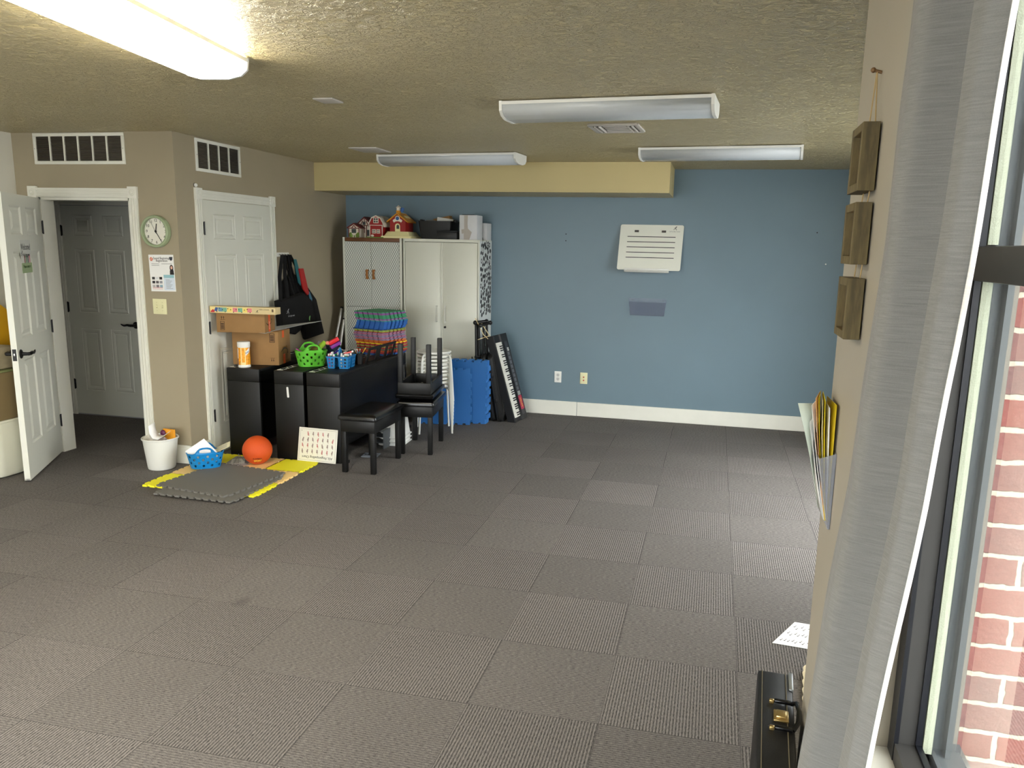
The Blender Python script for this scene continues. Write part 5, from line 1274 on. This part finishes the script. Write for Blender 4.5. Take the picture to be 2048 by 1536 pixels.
for (x0, x1, y0, y1) in ((-.086, .079, -.099, -.094), (-.086, .079, .074, .079), (-.086, -.081, -.094, .074), (.074, .079, -.094, .074), (-.023, .001, -.094, .074), (-.081, .074, -.031, -.004)): b.box(x0, x1, y0, y1, .084, .090)
b.build('rim', BC, t)
MB(CADM).tube([(-.011, -.030, .088), (-.011, -.030, .115), (-.011, -.022, .135), (-.011, -.010, .142), (-.011, .002, .135), (-.011, .010, .115), (-.011, .010, .088)], .006, 8).build('arched_handle', BC, t)
rn = random.Random(21)
cols_ = [('pink', (214, 60, 130)), ('red', (206, 44, 40)), ('black', (24, 22, 24)), ('brown', (120, 72, 40)), ('navy', (36, 34, 110)), ('green', (20, 120, 70)), ('yellow', (236, 214, 60)), ('white', (236, 234, 228)), ('maroon', (110, 24, 44)), ('orange', (232, 110, 40)), ('rose', (226, 120, 150)), ('purple', (96, 44, 130))]
where = ['left front cup', 'right front cup', 'left back cup', 'right back cup']
seen_ = set()
k = 0
for ci, (x0, x1, y0, y1) in enumerate(cups):
    for m_i in range(6 if ci in (0, 1) else 5):
        cn, rgb = cols_[(k*5+ci) % len(cols_)]; k += 1
        while (cn, ci) in seen_: cn, rgb = cols_[(k*7+m_i) % len(cols_)]; k += 1
        seen_.add((cn, ci))
        w_, d_ = x1-x0, y1-y0; px = x0+.016+(w_-.032)*((m_i % 3)/2); py = y0+.016+(d_-.032)*(m_i//3); tx = rn.uniform(-.06, .06); ty = rn.uniform(-.10, .02)
        A = CADM @ T(px, py, .003) @ Matrix.Rotation(tx, 4, 'Y') @ Matrix.Rotation(-ty, 4, 'X')
        L = rn.uniform(.094, .112)
        mk = thing('marker', '%s marker with white end in the %s of the blue caddy' % (cn, where[ci]), 'marker', (A @ Vector((0, 0, 0))), 0, 'markers in the blue caddy')
        MB(A).cyl((0, 0, 0), (0, 0, L-.014), .0068, n=10).build('barrel', mat('marker_%s' % cn, rgb, .4), mk); MB(A).lathe([(.0068, L-.0138), (.0072, L-.010), (.0066, L-.001), (.003, L+.001)], 10).build('cap', PAPER, mk)
for (nm, p0, p1, cn) in (('navy', (-.05, -.05, .098), (-.03, .03, .128), (40, 36, 120)), ('pink', (-.075, -.07, .098), (-.045, -.075, .118), (206, 70, 140)), ('coral', (.02, -.02, .103), (.07, .03, .116), (224, 96, 92)), ('green', (-.035, -.075, .10), (-.01, -.06, .103), (20, 120, 70))):
    A = CADM; mk = thing('marker', '%s marker lying across the top of the caddy' % nm, 'marker', A @ Vector(p0), 0, 'markers in the blue caddy')
    p0, p1 = Vector(p0), Vector(p1); q = p0.lerp(p1, .8)
    MB(A).cyl(p0, q, .0068, n=10).build('barrel', mat('marker_lying_%s' % nm, cn, .4), mk); MB(A).cyl(q, p1, .0074, n=10).build('cap', PAPER, mk)
t = thing('pen_cup', 'black mesh pen cup of pencils right of the blue caddy', 'cup', (-2.025, 2.87, ZP))
PC = T(-2.03, 2.855, ZP+.0012)
MB(PC).lathe([(.032, 0), (.036, .09), (.038, .092), (.034, .092), (.030, .004)], 20).build('cup_body', BLKP, t)
for k, (nm, rgb, dx, dy) in enumerate((('yellow', (222, 186, 50), .05, .03), ('blue', (70, 100, 150), -.012, -.01), ('white', (226, 222, 214), -.02, .012), ('teal', (60, 130, 130), .004, .02), ('tan', (190, 150, 90), -.026, -.012))):
    mk = thing('pencil', '%s pencil in the black pen cup' % nm, 'pencil', PC @ Vector((0, 0, .004)), 0, 'pencils in the pen cup')
    p0 = Vector((-dx*.3, -dy*.3, .006)); p1 = Vector((dx, dy, .125 if k else .135)); MB(PC).cyl(p0, p0.lerp(p1, .9), .0034, n=6).build('shaft', mat('pencil_'+nm, rgb, .5), mk); MB(PC).cyl(p0.lerp(p1, .9), p1, .0042, n=8).build('eraser', mat('pencil_tip_'+nm, (236, 206, 90) if k == 0 else (200, 190, 180), .6), mk)

# ------------------------------------------------------------------ floor items at the corner
t = thing('waste_bin', 'white plastic waste bin full of wrappers by the entry doorway', 'bin', (-3.10, 1.845, 0))
TB = T(-3.105, 1.845, .001)
MB(TB).lathe([(.088, 0), (.094, .004), (.098, .02), (.121, .225), (.124, .228), (.129, .229), (.130, .236), (.126, .24), (.118, .238), (.094, .012)], 40).build('bin_body', mat('bin_white', (222, 222, 216), .45), t)
def crump(c, r, sc, seed, m, name, label, cat='wrapper'):
    rn = random.Random(seed); b = MB(); b.sphere(c, r, 14, sc)
    for v in b.bm.verts:
        d = v.co-Vector(c); v.co = Vector(c)+d*(1+rn.uniform(-.28, .28))
    plain(name, b, m, label, cat, smooth=False)
crump((-3.165, 1.83, .225), .052, (1, 1, .55), 1, mat('bag_plastic', (206, 202, 190), .3), 'crumpled_bag', 'crumpled pale plastic bag at the left of the waste bin', 'bag')
crump((-3.09, 1.90, .20), .06, (1.2, .7, .6), 2, mat('pink_tissue', (206, 190, 186), .7), 'crumpled_tissue', 'crumpled pinkish tissue in the middle of the waste bin', 'tissue')
b = MB(); n = 12; rows = []
pth = [(-3.135, 1.80, .345), (-3.128, 1.80, .285), (-3.105, 1.80, .252), (-3.06, 1.80, .248), (-3.02, 1.80, .272), (-2.998, 1.80, .29)]
b.loft([[(x, y+.035*s, z+.008*s) for x, y, z in pth] for s in (-1, 0, 1)], False, False, None, False); plain('white_wrapper', b, PAPER, 'bent white paper wrapper standing up from the waste bin', 'paper', solid=.0015)
plain('orange_carton', MB(T(-3.045, 1.875, .245) @ rz(-8)).box(-.055, .05, -.008, .008, -.05, .052, .002), mat('orange_pack', (236, 160, 36), .5), 'orange snack packet upright in the waste bin', 'packet')
plain('plum_wrapper', MB(T(-3.09, 1.86, .265)).sphere((0, 0, 0), .022, 10, (1, .6, 1.2)), mat('plum_foil', (84, 28, 66), .4), 'plum coloured wrapper beside the orange packet', 'wrapper')
for o_ in bpy.data.objects:
    if o_.name in ('waste_bin', 'crumpled_bag', 'crumpled_tissue', 'white_wrapper', 'orange_carton', 'plum_wrapper'): o_.location.x -= .062
# papers in the blue basket
plain('worksheet', MB(fr((-2.818, 1.825, .07), (.80, .60, .0), (-.35, .1, .93)) @ Matrix.Rotation(.52, 4, 'Z')).box(-.02, .155, 0, .125, -.001, .001), PAPER, 'large white sheet tilted in the blue basket', 'paper', smooth=False)
t = thing('song_sheet', 'printed sheet sticking out over the right rim of the blue basket', 'paper', (-2.72, 1.95, .12))
SMt = fr((-2.765, 1.915, .125), (.83, .35, .42), (-.45, .75, .28)); MB(SMt).box(0, .125, 0, .075, -.0008, .0008).build('sheet', mat('cream_sheet', (226, 220, 186)), t, smooth=False)
b = MB(SMt)
for k in range(5): b.box(.02, .10, .012+.012*k, .015+.012*k, .0008, .0012)
b.build('printed_lines', mat('grey_ink', (128, 128, 130)), t, smooth=False)
plain('worksheet', MB(fr((-2.81, 1.83, .07), (.7, .7, 0), (-.5, .4, .75))).box(0, .12, 0, .05, -.001, .001), mat('grey_sheet', (206, 208, 206)), 'grey white sheet deep inside the blue basket seen through its holes', 'paper', smooth=False)
# loose papers beside the basket
for k, (x, y, a, w, h, c, lab_) in enumerate(((-2.705, 2.165, 12, .17, .20, (150, 148, 150), 'grey printed sheet on the floor closest to the left piano'), (-2.66, 2.04, -28, .15, .12, (176, 172, 176), 'pale mauve sheet on the floor nearest the grey foam tile'), (-2.70, 2.11, 30, .10, .15, (204, 204, 200), 'white sheet on the floor just right of the blue basket'))):
    t = thing('loose_sheet', lab_, 'paper', (x, y, .013)); M = T(x, y, .0135+.0022*k) @ rz(a)
    MB(M).box(-w/2, w/2, -h/2, h/2, 0, .001).build('sheet', mat('loose_sheet_%d' % k, c, .6), t, smooth=False)
    b = MB(M)
    for q in range(5): b.box(-w*.35, w*(.1+.2*((q*3) % 4)/4), h*(-.35+.16*q), h*(-.35+.16*q)+.006, .001, .0014)
    b.build('printed_lines', mat('dark_grey_ink', (72, 70, 74), .6), t, smooth=False)
plain('wire_easel', MB().tube([(-2.70, 2.06, .02), (-2.675, 2.085, .085), (-2.655, 2.05, .02)], .0018, 6).tube([(-2.675, 2.085, .085), (-2.66, 2.13, .022)], .0018, 6), mat('steel', (170, 170, 168)), 'tiny wire stand on the loose papers beside the blue basket', 'stand')

# orange ball
t = thing('playground_ball', 'orange rubber playground ball in front of the left pianos', 'ball', (-2.53, 2.115, .0125))
BR = .110; bc = Vector((-2.53, 2.112, .0127+BR)); ob = mat('orange_rubber', (216, 84, 28), .55, bump=.5, bscale=420)
MB().sphere(bc, BR, 40).build('ball_skin', ob, t)
view = (Vector((.81, -3.04, 1.70))-bc).normalized()
def on_ball(az, el):
    base = math.atan2(view.y, view.x)+math.radians(az); e = math.radians(el); n = Vector((math.cos(e)*math.cos(base), math.cos(e)*math.sin(base), math.sin(e)))
    u = Vector((0, 0, 1)).cross(n).normalized(); return fr(bc+n*(BR*.998), u, n.cross(u))
for az, ch in zip((-15, -8, -1, 6, 13), 'SPORT'): text('gold_lettering', ch, .026, on_ball(az, -36), mat('gold_print', (232, 196, 70), .5), t, ext=.002)
for az, ch in zip((-20, -14, -8, -2, 4, 10, 16, 22), 'PLAYBALL'): text('black_lettering', ch, .016, on_ball(az*.8-2, -24), INK, t, ext=.0015)

# hand sign chart, upside down against the pianos
t = thing('hand_sign_chart', 'white sign language chart leaning upside down against the pianos', 'chart', (-2.135, 2.30, .012))
HM2 = fr((-2.298, 2.287, .0135), (.328, .0, -.004), (.006, .042, .262)); CW, CH = .328, .264
MB(HM2).box(0, CW, 0, CH, -.0025, 0, .001).build('board', mat('chart_white', (232, 230, 218), .5), t)
b = MB(HM2); e = .011
for (x0, x1, y0, y1) in ((e, CW-e, e, e+.0014), (e, CW-e, CH-e-.0014, CH-e), (e, e+.0014, e, CH-e), (CW-e-.0014, CW-e, e, CH-e)): b.box(x0, x1, y0, y1, .0001, .0006)
b.build('border_line', mat('grey_ink', (128, 128, 130)), t, smooth=False)
text('lettering', 'ASL Fingerspelling Chart', .0265, HM2 @ T(CW/2+.004, .036, .0006) @ Matrix.Rotation(PI, 4, 'Z'), INK, t, sx=.98)
text('corner_letter', 'A', .012, HM2 @ T(.024, CH-.024, .0006), INK, t)
rn = random.Random(9)
rowsN = [7, 7, 7, 5]; letters = 'abcdefghijklmnopqrstuvwxyz'
li = 0
for r in range(4):
    for k in range(rowsN[r]):
        x = .038+.042*k+(.042 if r == 3 else 0); y = .078+.046*r; col = rn.choice((0, 0, 1)); bb = MB(HM2); sl = rn.uniform(-.3, .3)
        A = T(x, y, 0) @ Matrix.Rotation(PI+sl, 4, 'Z')
        bb.prism([(.0065*math.cos(q*PI/5), .009*math.sin(q*PI/5)) for q in range(10)], .0006, A); bb.prism([(-.004, -.007), (.004, -.007), (.0045, -.018), (-.0045, -.018)], .0005, A)
        for f in range(rn.choice((1, 2, 3, 4))):
            fx = -.0045+.003*f; bb.prism([(fx-.0012, .006), (fx+.0014, .006), (fx+.0014+sl*.006, .018-.002*f), (fx-.0012+sl*.006, .018-.002*f)], .0007, A)
        bb.build('hand_drawing', mat('hand_rose', (198, 132, 130), .6) if col else mat('hand_grey', (152, 134, 128), .6), t, smooth=False)

# ------------------------------------------------------------------ things behind the open door
t = thing('plastic_tub', 'cream plastic tub with rounded bottom behind the open white door', 'tub', (-4.185, 1.375, 0))
b = MB(T(-4.185, 1.375, .0015)); b.loft([rrect(.15, .10, .06, 0, 6), rrect(.175, .125, .06, .012, 6), rrect(.185, .135, .06, .04, 6), rrect(.200, .145, .06, .40, 6), rrect(.207, .152, .06, .405, 6), rrect(.207, .152, .06, .418, 6), rrect(.20, .145, .06, .418, 6)]); b.build('tub_body', mat('cream_tub', (216, 214, 196), .45), t)
t = thing('brown_crate', 'dull brown box on the cream tub behind the open door', 'box', (-4.185, 1.375, .42))
MB(T(-4.185, 1.375, .4205)).box(-.195, .195, -.135, .14, 0, .335, .006).build('crate_body', mat('dull_brown', (122, 104, 70), .7), t); MB(T(-4.185, 1.375, .4205)).box(-.2, .2, -.14, .145, .335, .350, .004).build('lid', mat('olive_rim', (116, 122, 78), .6), t)
for x in (.05, .12): MB().cyl((-4.12+x, 1.235, .63), (-4.12+x, 1.242, .63), .006, n=8).build('screw', INK, t)
o = MB(T(-4.19, 1.375, .771)).box(-.18, .18, -.12, .12, 0, .16, .02).build('cloth_bundle', mat('taupe_cloth', (150, 138, 112), .9, noise=.1, nscale=25)); tag(o, 'folded taupe cloth on the brown box behind the door', 'cloth')
b = MB(fr((-4.385, 1.45, .935), (0, 1, 0), (.01, 0, 1))); b.prism([(0, -.93), (.50, -.93), (.50, .10), (.38, .18), (.22, .30), (0, .34)], .012); o = b.build('yellow_board', mat('mustard_yellow', (222, 168, 24), .6), None, smooth=False); tag(o, 'mustard yellow board propped on the left wall behind the door', 'board')

# ================================================================== camera, light, render look
f_, yaw, pitch, roll = 1553.03, .220236, .189128, .022513
cy, sy = math.cos(yaw), math.sin(yaw); r0 = Vector((cy, sy, 0)); f0 = Vector((-sy, cy, 0)); u0 = Vector((0, 0, 1))
f2 = f0*math.cos(pitch)-u0*math.sin(pitch); u2 = u0*math.cos(pitch)+f0*math.sin(pitch)
r3 = r0*math.cos(roll)+u2*math.sin(roll); u3 = u2*math.cos(roll)-r0*math.sin(roll)
cam = bpy.data.objects.new('camera', bpy.data.cameras.new('camera')); COL.objects.link(cam)
cam.matrix_world = Matrix(((r3.x, u3.x, -f2.x, .81258), (r3.y, u3.y, -f2.y, -3.04328), (r3.z, u3.z, -f2.z, 1.69752), (0, 0, 0, 1)))
cam.data.sensor_width = 36; cam.data.lens = f_*36/2048; cam.data.shift_x = -50.318/2048; cam.data.shift_y = 23.432/2048; cam.data.clip_start = .02
SC.camera = cam
w = bpy.data.worlds.new('overcast_sky'); SC.world = w; w.use_nodes = True
bg = w.node_tree.nodes['Background']; wt = w.node_tree; tcw = wt.nodes.new('ShaderNodeTexCoord'); spw = wt.nodes.new('ShaderNodeSeparateXYZ'); mrw = wt.nodes.new('ShaderNodeMapRange')
wt.links.new(tcw.outputs['Generated'], spw.inputs[0]); wt.links.new(spw.outputs[2], mrw.inputs[0])      # overcast sky: zenith about three times the horizon
for q_, v_ in zip((1, 2, 3, 4), (0., 1., 3.4, 10.)): mrw.inputs[q_].default_value = v_
wt.links.new(mrw.outputs[0], bg.inputs[1]); bg.inputs[0].default_value = (.98, .99, 1., 1)
SC.view_settings.view_transform = 'Standard'; SC.view_settings.look = 'None'; SC.view_settings.gamma = 1; SC.view_settings.use_curve_mapping = False
SC.view_settings.exposure = 1.75
